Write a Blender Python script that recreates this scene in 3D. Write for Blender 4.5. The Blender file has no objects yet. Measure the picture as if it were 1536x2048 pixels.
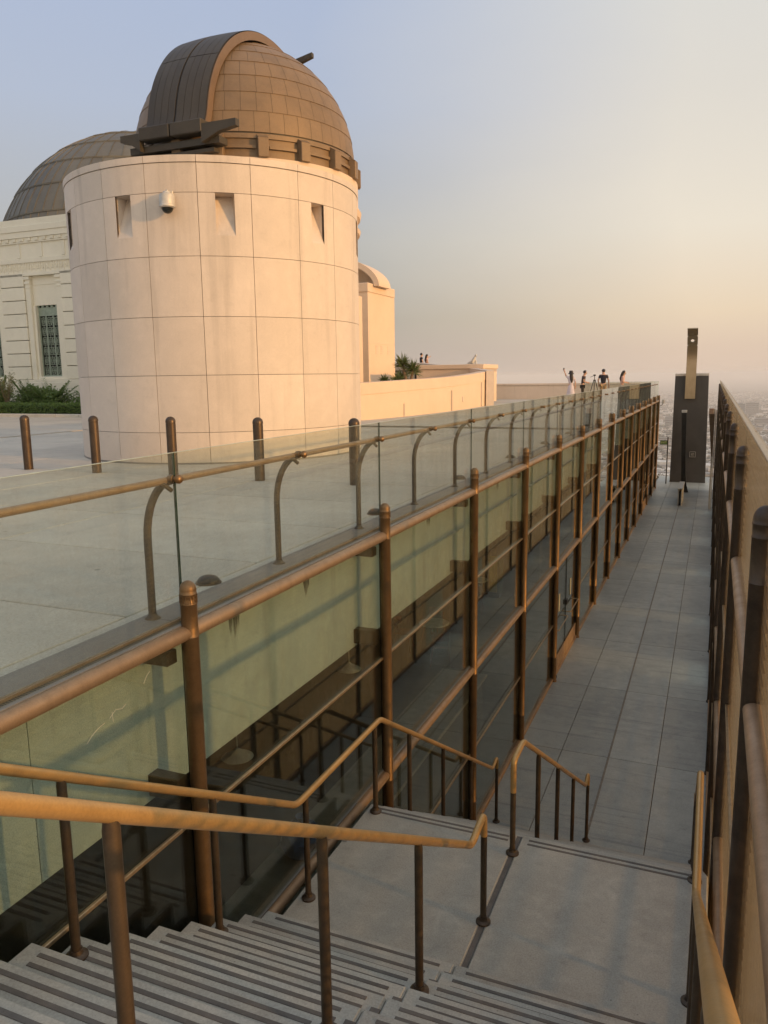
import bpy, bmesh, math, random
from mathutils import Vector, Matrix
random.seed(7)
sc = bpy.context.scene
C = sc.collection
R = math.radians
pi = math.pi
sin, cos = math.sin, math.cos

# ------------------------------------------------------------------ camera
YAW, PITCH, ROLL = R(22.83), R(9.78), R(-0.773)
fw = Vector((-sin(YAW)*cos(PITCH), cos(YAW)*cos(PITCH), -sin(PITCH)))
rt = Vector((cos(YAW), sin(YAW), 0)); up = rt.cross(fw)
r2 = cos(ROLL)*rt + sin(ROLL)*up; u2 = -sin(ROLL)*rt + cos(ROLL)*up
cam = bpy.data.cameras.new('camera'); cam.sensor_fit = 'VERTICAL'; cam.sensor_height = 36
cam.lens = 36*1562/2048; cam.clip_start = 0.05; cam.clip_end = 90000
co = bpy.data.objects.new('camera', cam); C.objects.link(co)
m = Matrix((r2, u2, -fw)).transposed().to_4x4(); co.matrix_world = m
sc.camera = co

# ------------------------------------------------------------------ sky, sun, exposure
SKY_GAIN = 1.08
SKY_COOL = [(0, (190, 176, 166)), (.07, (166, 162, 154)), (.16, (180, 179, 176)), (.30, (178, 187, 205)), (.52, (168, 184, 215)), (1, (192, 204, 221))]
SKY_WARM = [(0, (222, 198, 178)), (.03, (224, 200, 178)), (.07, (234, 212, 184)), (.165, (235, 224, 206)), (.30, (223, 217, 207)), (.5, (214, 216, 215)), (1, (206, 212, 220))]
SUN_EL, SUN_AZ = R(9.0), R(99)          # azimuth clockwise from +Y (the corridor's direction)
world = bpy.data.worlds.new('World'); sc.world = world; world.use_nodes = True
wn = world.node_tree; bg = wn.nodes['Background']
sky = wn.nodes.new('ShaderNodeTexSky'); sky.sky_type = 'NISHITA'; sky.sun_disc = False
sky.sun_elevation = SUN_EL; sky.sun_rotation = SUN_AZ
sky.altitude = 350; sky.air_density = 1.0; sky.dust_density = 5.0; sky.ozone_density = 1.0
bg.inputs[1].default_value = 0.15
# smoky evening air: the clear-sky model is veiled by an even haze layer, pale lavender overhead, peach to rose towards the
# horizon, warmer and brighter round towards the sun
def lin(c): return tuple(((v/255+.055)/1.055)**2.4 if v > 10 else v/255/12.92 for v in c)
def wnode(ty, **kw):
    nd = wn.nodes.new('ShaderNode'+ty)
    for k, v in kw.items(): setattr(nd, k, v)
    return nd
wg = wnode('TexCoord'); wsep = wnode('SeparateXYZ'); wn.links.new(wg.outputs['Generated'], wsep.inputs[0])
def wmath(op, a_, b_=None):
    nd = wnode('Math', operation=op)
    for i, v in ((0, a_), (1, b_)):
        if v is None: continue
        if isinstance(v, (int, float)): nd.inputs[i].default_value = v
        else: wn.links.new(v, nd.inputs[i])
    return nd.outputs[0]
wnz = wnode('TexNoise'); wnz.inputs['Scale'].default_value = 2.2; wnz.inputs['Detail'].default_value = 5; wnz.inputs['Roughness'].default_value = .5
wmp = wnode('Mapping'); wmp.inputs['Scale'].default_value = (1, 1, 3.2); wn.links.new(wg.outputs['Generated'], wmp.inputs[0]); wn.links.new(wmp.outputs[0], wnz.inputs['Vector'])
wob = wmath('MULTIPLY', wmath('SUBTRACT', wnz.outputs['Fac'], .5), .10)
elev = wmath('MAXIMUM', wmath('ADD', wmath('ABSOLUTE', wsep.outputs['Z']), wmath('MULTIPLY', wob, wmath('ABSOLUTE', wsep.outputs['Z']))), 0.0)
def wramp(f, stops):
    rp = wnode('ValToRGB'); e = rp.color_ramp.elements
    while len(e) < len(stops): e.new(.5)
    for el_, (p_, c_) in zip(e, stops): el_.position = p_; el_.color = (*lin(c_), 1)
    wn.links.new(f, rp.inputs[0]); return rp.outputs[0]
cool = wramp(elev, SKY_COOL); warm = wramp(elev, SKY_WARM)
sx_, sy_ = sin(SUN_AZ), cos(SUN_AZ)
hl = wmath('SQRT', wmath('ADD', wmath('MULTIPLY', wsep.outputs['X'], wsep.outputs['X']), wmath('MULTIPLY', wsep.outputs['Y'], wsep.outputs['Y'])))
csun = wmath('DIVIDE', wmath('ADD', wmath('MULTIPLY', wsep.outputs['X'], sx_), wmath('MULTIPLY', wsep.outputs['Y'], sy_)), wmath('MAXIMUM', hl, .05))
wf = wmath('ADD', wmath('MULTIPLY', csun, 2.6), 1.52); wfc = wnode('Clamp'); wn.links.new(wmath('ADD', wf, wmath('MULTIPLY', wob, 4.0)), wfc.inputs[0])
wmx = wnode('MixRGB'); wn.links.new(wfc.outputs[0], wmx.inputs[0]); wn.links.new(cool, wmx.inputs[1]); wn.links.new(warm, wmx.inputs[2])
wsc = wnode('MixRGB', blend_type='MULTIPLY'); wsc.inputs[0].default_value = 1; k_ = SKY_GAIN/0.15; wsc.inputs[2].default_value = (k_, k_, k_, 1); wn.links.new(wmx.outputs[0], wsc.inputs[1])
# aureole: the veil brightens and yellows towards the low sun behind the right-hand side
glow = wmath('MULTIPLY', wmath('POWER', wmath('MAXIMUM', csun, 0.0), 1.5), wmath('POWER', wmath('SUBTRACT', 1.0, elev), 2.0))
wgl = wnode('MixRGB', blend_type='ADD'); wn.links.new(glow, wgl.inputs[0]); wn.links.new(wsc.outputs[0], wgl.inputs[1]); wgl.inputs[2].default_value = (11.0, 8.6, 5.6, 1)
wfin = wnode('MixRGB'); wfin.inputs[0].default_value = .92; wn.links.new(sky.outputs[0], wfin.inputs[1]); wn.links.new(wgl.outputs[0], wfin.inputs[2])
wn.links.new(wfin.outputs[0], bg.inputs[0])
sun = bpy.data.lights.new('sun', 'SUN'); sun.energy = 2.7; sun.angle = R(1.0); sun.color = (1.0, 0.52, 0.16)
so = bpy.data.objects.new('sun', sun); C.objects.link(so)
sdir = Vector((sin(SUN_AZ)*cos(SUN_EL), cos(SUN_AZ)*cos(SUN_EL), sin(SUN_EL)))
so.rotation_euler = sdir.to_track_quat('Z', 'Y').to_euler(); so.location = sdir*60
vs = sc.view_settings; vs.view_transform = 'Standard'; vs.look = 'None'; vs.gamma = 1.0; vs.exposure = 0.0
vs.use_curve_mapping = False
cy = sc.cycles
cy.use_denoising = True; cy.max_bounces = 8; cy.diffuse_bounces = 4; cy.glossy_bounces = 4
cy.transmission_bounces = 6; cy.transparent_max_bounces = 20; cy.volume_bounces = 1; cy.use_adaptive_sampling = True; cy.adaptive_threshold = .02
cy.caustics_reflective = False; cy.caustics_refractive = False; cy.sample_clamp_indirect = 6

# ------------------------------------------------------------------ materials
MATS = {}
class NT:
    def __init__(s, name):
        s.m = bpy.data.materials.new(name); s.m.use_nodes = True; s.t = s.m.node_tree
        s.n = s.t.nodes; s.b = s.n['Principled BSDF']; s.out = s.n['Material Output']
        MATS[name] = s.m
    def new(s, ty, **kw):
        nd = s.n.new('ShaderNode'+ty)
        for k, v in kw.items(): setattr(nd, k, v)
        return nd
    def L(s, a, b): s.t.links.new(a, b)
    def pos(s):
        g = s.new('NewGeometry'); return g.outputs['Position']
    def objc(s): return s.new('TexCoord').outputs['Object']
    def scaled(s, v, sx, sy, sz):
        mp = s.new('Mapping'); mp.inputs['Scale'].default_value = (sx, sy, sz); s.L(v, mp.inputs[0]); return mp.outputs[0]
    def noise(s, v, scale, detail=4, rough=.55, dist=0):
        nd = s.new('TexNoise'); nd.inputs['Scale'].default_value = scale; nd.inputs['Detail'].default_value = detail
        nd.inputs['Roughness'].default_value = rough; nd.inputs['Distortion'].default_value = dist; s.L(v, nd.inputs['Vector']); return nd.outputs['Fac']
    def ramp(s, f, stops):
        rp = s.new('ValToRGB'); e = rp.color_ramp.elements
        while len(e) < len(stops): e.new(.5)
        for el, (p, c) in zip(e, stops):
            el.position = p; el.color = (c, c, c, 1) if not isinstance(c, tuple) else (*c, 1)
        s.L(f, rp.inputs[0]); return rp.outputs['Color']
    def mix(s, a, b, f, mode='MIX'):
        mx = s.new('MixRGB', blend_type=mode)
        for i, v in ((0, f), (1, a), (2, b)):
            if isinstance(v, (int, float)): mx.inputs[i].default_value = v
            elif isinstance(v, tuple): mx.inputs[i].default_value = (*v, 1)
            else: s.L(v, mx.inputs[i])
        return mx.outputs[0]
    def math(s, op, a, b=None):
        nd = s.new('Math', operation=op)
        for i, v in ((0, a), (1, b)):
            if v is None: continue
            if isinstance(v, (int, float)): nd.inputs[i].default_value = v
            else: s.L(v, nd.inputs[i])
        return nd.outputs[0]
    def bump(s, h, strength=.2, dist=.01):
        bp = s.new('Bump'); bp.inputs['Strength'].default_value = strength; bp.inputs['Distance'].default_value = dist
        s.L(h, bp.inputs['Height']); s.L(bp.outputs[0], s.b.inputs['Normal'])
    def rnd(s): return s.new('ObjectInfo').outputs['Random']
    def set(s, **kw):
        for k, v in kw.items():
            k = k.replace('_', ' ')
            i = s.b.inputs[k]
            if isinstance(v, tuple): i.default_value = (*v, 1)
            elif isinstance(v, (int, float)): i.default_value = v
            else: s.L(v, i)

def concrete(name, base, dark, rough=.8, scale=1.0, stain=.5, bump=.25, vary=.12, metal=0, streak=None, effl=False, speck=.7, grain=(.82, 1.12), gum=False):
    t = NT(name); p = t.pos()
    a = t.noise(p, .55*scale, 6, .62, .6); b = t.noise(p, 5*scale, 6, .65); c = t.noise(p, 70*scale, 3, .6)
    col = t.mix(dark, base, t.ramp(a, [(.28, 0.0), (.62, 1.0)]))
    col = t.mix(col, tuple(x*1.22 for x in base), t.ramp(b, [(.5, 0.0), (.8, stain)]))
    col = t.mix(col, tuple(x*.72 for x in dark), t.ramp(b, [(.22, stain), (.42, 0.0)]))
    sp = t.noise(p, 26*scale, 2, .5)
    col = t.mix(col, tuple(x*.45 for x in dark), t.ramp(sp, [(.74, 0.0), (.8, speck)]))
    if streak:
        sv = t.scaled(p, *streak); s_ = t.noise(sv, 1.0, 5, .6)
        col = t.mix(col, tuple(x*.6 for x in dark), t.ramp(s_, [(.55, 0.0), (.75, .55)]))
    if effl:      # whitish lime bloom along old cracks
        vo = t.new('TexVoronoi', feature='DISTANCE_TO_EDGE'); vo.inputs['Scale'].default_value = 5.2
        wv = t.mix(p, t.new('TexNoise').outputs['Color'], .16); t.L(wv, vo.inputs['Vector'])
        ed = t.ramp(vo.outputs['Distance'], [(.01, 1.0), (.16, 0.0)]); mk = t.ramp(t.noise(p, 1.3, 3, .5), [(.56, 0.0), (.70, .5)])
        col = t.mix(col, tuple(min(1, x*1.35) for x in base), t.mix((0, 0, 0), ed, mk))
    col = t.mix(col, (0, 0, 0), t.math('MULTIPLY', t.rnd(), vary))
    col = t.mix(col, t.ramp(c, [(.3, grain[0]), (.7, grain[1])]), 1.0, 'MULTIPLY')
    if gum:
        vg = t.new('TexVoronoi'); vg.inputs['Scale'].default_value = 1.7; t.L(p, vg.inputs['Vector'])
        col = t.mix(tuple(x*.4 for x in dark), col, t.ramp(vg.outputs['Distance'], [(.035, .25), (.05, 1.0)]))
    t.set(Base_Color=col, Roughness=rough, Metallic=metal)
    h = t.math('ADD', t.math('MULTIPLY', b, .6), t.math('MULTIPLY', c, .35)); t.bump(h, bump, .006)
    return t.m

def bronze(name, base, dark, metal=.75, rough=.42, scale=1.0):
    t = NT(name); p = t.pos()
    a = t.noise(p, 6*scale, 6, .65, .3); st = t.noise(t.scaled(p, 18, 18, 2.2), scale, 5, .65); c = t.noise(p, 120, 2, .5)
    col = t.mix(dark, base, t.ramp(a, [(.25, 0.0), (.75, 1.0)]))
    col = t.mix(col, tuple(x*.55 for x in dark), t.ramp(st, [(.5, 0.0), (.8, .4)]))
    col = t.mix(col, t.ramp(c, [(.3, .92), (.7, 1.06)]), 1.0, 'MULTIPLY')
    t.set(Base_Color=col, Metallic=metal, Roughness=t.ramp(a, [(.3, rough+.14), (.7, rough-.06)]))
    t.bump(t.math('ADD', a, t.math('MULTIPLY', c, .3)), .12, .004)
    return t.m

def plain(name, base, rough=.6, metal=0, var=.25, scale=8, bump=.0):
    t = NT(name); p = t.pos(); a = t.noise(p, scale, 5, .6)
    col = t.mix(tuple(x*(1-var) for x in base), tuple(min(1, x*(1+var*.6)) for x in base), t.ramp(a, [(.3, 0.0), (.7, 1.0)]))
    t.set(Base_Color=col, Roughness=rough, Metallic=metal)
    if bump: t.bump(a, bump, .01)
    return t.m

def glass(name, tint, f0=.045, rough=.0, dirt=.05, dirtcol=(.35, .33, .28), frit=None, gain=1.0):
    t = NT(name); t.n.remove(t.b); p = t.pos()
    lw = t.new('LayerWeight'); lw.inputs['Blend'].default_value = .5
    fr = t.math('ADD', t.math('MULTIPLY', t.math('POWER', lw.outputs['Facing'], 4.2), (1-f0)*.92*gain), f0)
    tr = t.new('BsdfTransparent'); tr.inputs[0].default_value = (*tint, 1)
    gl = t.new('BsdfGlossy'); gl.inputs['Roughness'].default_value = rough; gl.inputs[0].default_value = (.95, .97, .94, 1)
    df = t.new('BsdfDiffuse'); tl = t.new('BsdfTranslucent')
    df.inputs[0].default_value = (*dirtcol, 1); tl.inputs[0].default_value = (*dirtcol, 1)
    ad = t.new('MixShader'); ad.inputs[0].default_value = .5; t.L(df.outputs[0], ad.inputs[1]); t.L(tl.outputs[0], ad.inputs[2])
    m0 = t.new('MixShader'); t.L(tr.outputs[0], m0.inputs[1]); t.L(ad.outputs[0], m0.inputs[2])
    n1 = t.noise(t.scaled(p, 3, 3, .8), 1.6, 6, .68); n2 = t.noise(p, 40, 3, .6)
    d = t.math('MULTIPLY', t.math('MULTIPLY', t.ramp(n1, [(.35, .35), (.75, 1.6)]), t.ramp(n2, [(.3, .6), (.7, 1.3)])), dirt)
    if frit:
        sp = t.new('SeparateXYZ'); t.L(p, sp.inputs[0])
        st = t.math('FRACT', t.math('MULTIPLY', sp.outputs['Z'], 1/frit[0]))
        d = t.math('MAXIMUM', d, t.math('MULTIPLY', t.math('LESS_THAN', st, frit[1]), frit[2]))
    t.L(d, m0.inputs[0])
    m1 = t.new('MixShader'); t.L(fr, m1.inputs[0]); t.L(m0.outputs[0], m1.inputs[1]); t.L(gl.outputs[0], m1.inputs[2])
    # faint ripple so reflections waver as in float glass
    bp = t.new('Bump'); bp.inputs['Strength'].default_value = .03; bp.inputs['Distance'].default_value = .01
    t.L(t.noise(t.scaled(p, 1.2, 1.2, .5), .9, 2, .5), bp.inputs['Height']); t.L(bp.outputs[0], gl.inputs['Normal'])
    t.L(m1.outputs[0], t.out.inputs['Surface'])
    return t.m

def foliage(name, c1, c2, rough=.55):
    t = NT(name); p = t.pos(); a = t.noise(p, 3, 3, .6); b = t.noise(p, 25, 2, .6)
    col = t.mix(c1, c2, t.ramp(t.math('ADD', t.math('MULTIPLY', a, .6), t.math('MULTIPLY', b, .4)), [(.35, 0.0), (.65, 1.0)]))
    t.set(Base_Color=col, Roughness=rough, Subsurface_Weight=0)
    tl = t.new('BsdfTranslucent'); t.L(col, tl.inputs[0]); ms = t.new('MixShader'); ms.inputs[0].default_value = .3
    t.L(t.b.outputs[0], ms.inputs[1]); t.L(tl.outputs[0], ms.inputs[2]); t.L(ms.outputs[0], t.out.inputs[0])
    return t.m

M_plaza = concrete('plaza_concrete', (.58, .535, .455), (.43, .40, .345), .82, .8, .5, .2, .12, gum=True)
M_floor = concrete('corridor_concrete', (.42, .445, .42), (.26, .285, .285), .46, .9, .6, .22, .2, streak=(.35, 9, 1), gum=True)
M_stair = concrete('stair_concrete', (.465, .45, .395), (.355, .345, .308), .85, 1.3, .7, .35, .14, effl=True, gum=True)
M_fascia = concrete('fascia_concrete', (.55, .645, .65), (.45, .535, .545), .8, 1.6, .6, .25, .06, streak=(3.2, 3.2, .3), gum=True)
M_kerb = concrete('kerb_metal', (.27, .245, .215), (.19, .175, .155), .6, 2, .3, .15, .05)
M_grip = concrete('grip_strip_dark', (.165, .15, .135), (.11, .10, .092), .9, 6, .5, .5, .1)
M_post = bronze('bronze_post', (.27, .165, .08), (.19, .115, .056), .7, .40)
M_rail = bronze('bronze_rail', (.41, .27, .16), (.33, .215, .125), .45, .5)
M_bol = bronze('bollard_bronze', (.10, .068, .044), (.055, .038, .026), .55, .38)
M_hand = bronze('handrail_bronze', (.56, .34, .125), (.44, .265, .10), .4, .34, .4)
M_hand_shade = bronze('handrail_bronze_shaded', (.125, .085, .05), (.06, .043, .028), .5, .42)  # darker copy of the handrail bronze, with the posts' shade put into the colour
M_dark = bronze('dark_bronze', (.13, .095, .065), (.06, .045, .035), .6, .45)
M_bar = plain('thin_bar_bronze', (.42, .31, .19), .4, .7, .25, 20)
M_copper = concrete('dome_copper', (.25, .165, .09), (.185, .125, .072), .55, 1.5, .35, .1, .07, .1)
M_copper2 = concrete('shutter_copper', (.068, .055, .037), (.05, .04, .028), .55, 1.2, .4, .12, .15, .1)
M_edge = concrete('shutter_edge_copper', (.20, .13, .08), (.165, .108, .067), .5, 1.5, .4, .1, .05, .2)
M_grcopper = concrete('rear_dome_copper', (.165, .15, .115), (.12, .11, .088), .55, .5, .5, .1, .18, .1)
M_stone = concrete('tower_stone', (.68, .585, .50), (.615, .53, .45), .6, .8, .35, .04, .09, streak=(2.4, 2.4, .16), speck=0, grain=(.95, 1.04))
M_joint = plain('joint_dark', (.10, .07, .05), .9)
M_white = concrete('painted_stucco', (.82, .775, .65), (.77, .725, .60), .75, .5, .3, .1, .03, speck=0, grain=(.95, 1.04))
M_cream = concrete('warm_stucco', (.73, .57, .43), (.68, .53, .395), .8, .5, .25, .12, .03, speck=0, grain=(.95, 1.04))
M_grille = plain('green_grille', (.30, .36, .29), .5, .3, .2)
M_void = plain('dark_pane', (.012, .014, .013), .12)
M_granite = concrete('pylon_granite', (.055, .05, .046), (.036, .033, .031), .42, 1.0, .35, .1, .04, streak=(1.4, 1.4, .16))
M_plate = bronze('meridian_plate', (.50, .40, .27), (.44, .34, .22), .9, .34, .5)
M_black = plain('black_metal', (.02, .02, .02), .45, .4)
M_pale = plain('pale_metal', (.55, .53, .49), .5, .2)
M_wglass = glass('screen_glass', (.885, .92, .88), .042, 0, .032, (.36, .37, .33))
M_gglass = glass('guard_glass', (.925, .95, .915), .045, 0, .07, (.46, .45, .38))
M_rglass = glass('fritted_glass', (.93, .92, .86), .04, .12, .20, (.62, .53, .40), gain=.28)
M_louvre = bronze('louvre_bronze', (.46, .36, .24), (.38, .29, .19), .25, .55, .5)
M_dglass = glass('dense_fritted_glass', (.90, .88, .80), .04, .12, .42, (.60, .52, .39), gain=.28)
M_gedge = plain('glass_edge', (.02, .045, .03), .2)
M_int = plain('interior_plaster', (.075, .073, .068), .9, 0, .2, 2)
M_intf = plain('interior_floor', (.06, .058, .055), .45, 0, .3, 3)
M_wood = plain('red_wood', (.17, .05, .03), .4, 0, .3, 12)
M_pend = plain('pendant_white', (.62, .62, .56), .5)
M_blue = plain('blue_plastic', (.05, .12, .30), .45, 0, .3, 14)
M_yell = plain('yellow_board', (.62, .55, .14), .6)
M_soil = plain('soil', (.09, .065, .045), .95, 0, .4, 6, .3)
M_leafd = foliage('hedge_leaf', (.075, .14, .03), (.19, .28, .07))
M_leafm = foliage('fern_leaf', (.085, .15, .04), (.20, .28, .08))
M_leafy = foliage('yellow_leaf', (.16, .17, .045), (.30, .27, .09))
M_yucca = foliage('yucca_leaf', (.065, .10, .030), (.15, .18, .06))
M_bark = plain('bark', (.24, .17, .11), .95, 0, .4, 20, .4)
M_scrub = foliage('scrub_leaf', (.030, .036, .016), (.075, .075, .03))
M_skin = plain('skin', (.52, .31, .21), .55, 0, .08)
M_hair = plain('dark_hair', (.018, .013, .011), .5, 0, .2, 40)

# ------------------------------------------------------------------ mesh helpers
class MB:
    def __init__(s): s.v = []; s.f = []
    def add(s, vs, fs):
        o = len(s.v); s.v += [tuple(v) for v in vs]; s.f += [tuple(i+o for i in f) for f in fs]; return s
    def box(s, x0, x1, y0, y1, z0, z1):
        return s.add([(x0,y0,z0),(x1,y0,z0),(x1,y1,z0),(x0,y1,z0),(x0,y0,z1),(x1,y0,z1),(x1,y1,z1),(x0,y1,z1)],
                     [(0,3,2,1),(4,5,6,7),(0,1,5,4),(1,2,6,5),(2,3,7,6),(3,0,4,7)])
    def cbox(s, x0, x1, y0, y1, z0, z1, b=.01):
        # chamfered box
        bm = bmesh.new(); t = MB().box(x0, x1, y0, y1, z0, z1)
        vv = [bm.verts.new(v) for v in t.v]
        for f in t.f: bm.faces.new([vv[i] for i in f])
        bmesh.ops.bevel(bm, geom=bm.edges[:], offset=b, segments=1, affect='EDGES')
        bm.verts.index_update()
        s.add([v.co[:] for v in bm.verts], [[v.index for v in f.verts] for f in bm.faces]); bm.free(); return s
    def beam(s, a, b, w, h, upv=(0,0,1)):
        a = Vector(a); b = Vector(b); d = (b-a).normalized(); x = d.cross(Vector(upv)).normalized(); z = x.cross(d)
        q = []
        for p in (a, b):
            for sx, sz in ((-1,-1),(1,-1),(1,1),(-1,1)): q.append(p+x*sx*w/2+z*sz*h/2)
        return s.add(q, [(3,2,1,0),(4,5,6,7),(0,1,5,4),(1,2,6,5),(2,3,7,6),(3,0,4,7)])
    def tube(s, path, r, n=12, caps=True, closed=False):
        P = [Vector(p) for p in path]; N = len(P)
        rs = r if isinstance(r, (list, tuple)) else [r]*N
        T = []
        for i in range(N):
            a = P[i]-P[i-1] if i else P[1]-P[0]; b = P[i+1]-P[i] if i < N-1 else P[-1]-P[-2]
            t = a.normalized()+b.normalized()
            T.append(t.normalized() if t.length > 1e-6 else b.normalized())
        u = T[0].orthogonal().normalized()
        if abs(T[0].z) < .9: u = T[0].cross(Vector((0,0,1))).normalized()
        o = len(s.v)
        for i in range(N):
            u = (u - T[i]*u.dot(T[i])).normalized(); w = T[i].cross(u)
            for k in range(n):
                a = 2*pi*k/n; s.v.append(tuple(P[i]+(u*cos(a)+w*sin(a))*rs[i]))
        for i in range(N-1):
            for k in range(n):
                k2 = (k+1) % n; s.f.append((o+i*n+k, o+i*n+k2, o+(i+1)*n+k2, o+(i+1)*n+k))
        if caps:
            s.f.append(tuple(o+k for k in range(n-1,-1,-1))); s.f.append(tuple(o+(N-1)*n+k for k in range(n)))
        return s
    def lathe(s, prof, n=24, c=(0,0,0), a0=0, a1=2*pi):
        full = abs(a1-a0-2*pi) < 1e-6; cols = n if full else n+1; o = len(s.v)
        for k in range(cols):
            a = a0+(a1-a0)*k/n
            for r, z in prof: s.v.append((c[0]+r*cos(a), c[1]+r*sin(a), c[2]+z))
        m_ = len(prof)
        for k in range(n):
            k2 = (k+1) % cols
            for j in range(m_-1):
                s.f.append((o+k*m_+j, o+k2*m_+j, o+k2*m_+j+1, o+k*m_+j+1))
        return s
    def prism(s, poly, lo, hi, ax='x'):
        n = len(poly)
        def P(a, b, h): return (h, a, b) if ax == 'x' else ((a, h, b) if ax == 'y' else (a, b, h))
        vs = [P(a, b, lo) for a, b in poly]+[P(a, b, hi) for a, b in poly]
        fs = [tuple(range(n-1, -1, -1)), tuple(range(n, 2*n))]+[(i, (i+1) % n, n+(i+1) % n, n+i) for i in range(n)]
        return s.add(vs, fs)
    def ball(s, c, rx, ry, rz, n=16, m_=10):
        o = len(s.v)
        for j in range(m_+1):
            t = pi*j/m_
            for k in range(n):
                a = 2*pi*k/n; s.v.append((c[0]+rx*sin(t)*cos(a), c[1]+ry*sin(t)*sin(a), c[2]+rz*cos(t)))
        for j in range(m_):
            for k in range(n):
                k2 = (k+1) % n; s.f.append((o+j*n+k, o+(j+1)*n+k, o+(j+1)*n+k2, o+j*n+k2))
        return s
    def wall(s, pts, tops, bot, th):
        # a wall along plan points (x,y) with top heights, thickness th to the left of travel
        P = [Vector((x, y, 0)) for x, y in pts]; N = len(P); o = len(s.v)
        for i in range(N):
            d = (P[min(i+1, N-1)]-P[max(i-1, 0)]).normalized(); l = Vector((-d.y, d.x, 0))*th
            z = tops[i] if isinstance(tops, (list, tuple)) else tops
            b_ = bot[i] if isinstance(bot, (list, tuple)) else bot
            for q in (P[i]+Vector((0,0,b_)), P[i]+Vector((0,0,z)), P[i]+l+Vector((0,0,z)), P[i]+l+Vector((0,0,b_))): s.v.append(tuple(q))
        for i in range(N-1):
            for k in range(4): s.f.append((o+4*i+k, o+4*i+(k+1) % 4, o+4*i+4+(k+1) % 4, o+4*i+4+k))
        s.f.append((o, o+1, o+2, o+3)); e = o+4*(N-1); s.f.append((e+3, e+2, e+1, e)); return s
    def mesh(s, name, smooth=True, ang=35):
        me = bpy.data.meshes.new(name); me.from_pydata(s.v, [], s.f)
        bm = bmesh.new(); bm.from_mesh(me); bmesh.ops.remove_doubles(bm, verts=bm.verts, dist=1e-5)
        bmesh.ops.recalc_face_normals(bm, faces=bm.faces); bm.to_mesh(me); bm.free()
        if smooth:
            me.polygons.foreach_set('use_smooth', [True]*len(me.polygons)); me.set_sharp_from_angle(angle=R(ang))
        me.update(); return me

def fillet(path, r=.06, n=5):
    P = [Vector(p) for p in path]; out = [P[0]]
    for i in range(1, len(P)-1):
        a = (P[i-1]-P[i]); b = (P[i+1]-P[i]); rr = min(r, a.length*.45, b.length*.45)
        p0 = P[i]+a.normalized()*rr; p1 = P[i]+b.normalized()*rr
        for k in range(n+1):
            t = k/n; out.append(p0*(1-t)**2+P[i]*2*t*(1-t)+p1*t*t)
    out.append(P[-1]); return out

def link(name, data, mat=None, parent=None, loc=None, rotz=None):
    o = bpy.data.objects.new(name, data); C.objects.link(o)
    if mat and data and not data.materials: data.materials.append(mat)
    if parent: o.parent = parent
    if loc: o.location = loc
    if rotz is not None: o.rotation_euler = (0, 0, rotz)
    return o
def tag(o, label=None, cat=None, group=None, kind=None):
    for k, v in (('label', label), ('category', cat), ('group', group), ('kind', kind)):
        if v: o[k] = v
    return o
def thing(name, label, cat, loc=(0,0,0), rotz=0, group=None):
    o = bpy.data.objects.new(name, None); C.objects.link(o); o.location = loc; o.rotation_euler = (0, 0, rotz)
    o.empty_display_size = .2
    return tag(o, label, cat, group)
def part(name, mb, mat, parent=None, world=False, smooth=True, ang=35, loc=None, rotz=None):
    if world and parent:
        l = parent.location; mb.v = [(x-l.x, y-l.y, z-l.z) for x, y, z in mb.v]
    return link(name, mb.mesh(name, smooth, ang), mat, parent, loc, rotz)
def single(name, mb, mat, label, cat, group=None, loc=None, rotz=None, smooth=True, ang=35):
    return tag(link(name, mb.mesh(name, smooth, ang), mat, None, loc, rotz), label, cat, group)
def struct(name, mb, mat, parent=None, smooth=False, loc=None):
    o = link(name, mb.mesh(name, smooth), mat, parent, loc)
    if not parent: o['kind'] = 'structure'
    return o
def copy_tree(o, parent=None):
    c = o.copy(); C.objects.link(c); c.parent = parent
    for ch in list(o.children): copy_tree(ch, c)
    return c
def bearing(b, d, z=0): return (-d*sin(R(b)), d*cos(R(b)), z)

ZP, ZF, ZL = -1.5, -6.64, -3.98     # plaza, corridor floor, stair landing
BAY = 3.157
YL = [3.83+BAY*k for k in range(-2, 15)]
YEND = YL[-1]

# ------------------------------------------------------------------ ground and terrain
def hill_z(x, y):
    d = math.hypot(x+1, max(0, abs(y-20)-35)*(1 if y > 20 else .3))
    d = math.hypot(max(0, x-.5), max(0, y-52)) if (x > -1 or y > 52) else 0
    if d < 1: return -7.4
    s = d
    z = -7.4 - .42*s if s < 550 else -7.4-.42*550-(s-550)*.055
    z += (sin(x*.021+y*.013)*cos(y*.017-x*.008)*14+sin(x*.006)*cos(y*.0047)*26)*min(1, s/260)
    return max(-330, z)
g = MB(); NX, NY = 60, 80
xs = [-1200+2600*(i/NX) for i in range(NX+1)]; ys = [-300+ (3300)*(j/NY)**1.6 for j in range(NY+1)]
xs = sorted(set([-1500,-900,-500,-250,-100,-40,-12,-3.3,-1,.6,3,8,16,30,60,110,170,240,320,420,520,650,800,1000,1250,1500,1900,2400,3000,4000]))
ys = sorted(set([-400,-200,-80,-30,0,25,45,52.5,56,62,72,90,120,160,210,270,340,420,500,590,690,800,920,1050,1200,1350,1500,1700,1900,2150,2450,2800,3200,3700]))
for y in ys:
    for x in xs: g.v.append((x, y, hill_z(x, y) if x > -3.4 or y > 52 else -9.5))
for j in range(len(ys)-1):
    for i in range(len(xs)-1):
        a = j*len(xs)+i; g.f.append((a, a+1, a+1+len(xs), a+len(xs)))
t = NT('chaparral_hill'); p = t.pos(); a = t.noise(p, .02, 6, .65); b = t.noise(p, .25, 4, .6)
col = t.mix((.13, .115, .075), (.055, .065, .035), t.ramp(a, [(.35, 0.0), (.6, 1.0)]))
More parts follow.
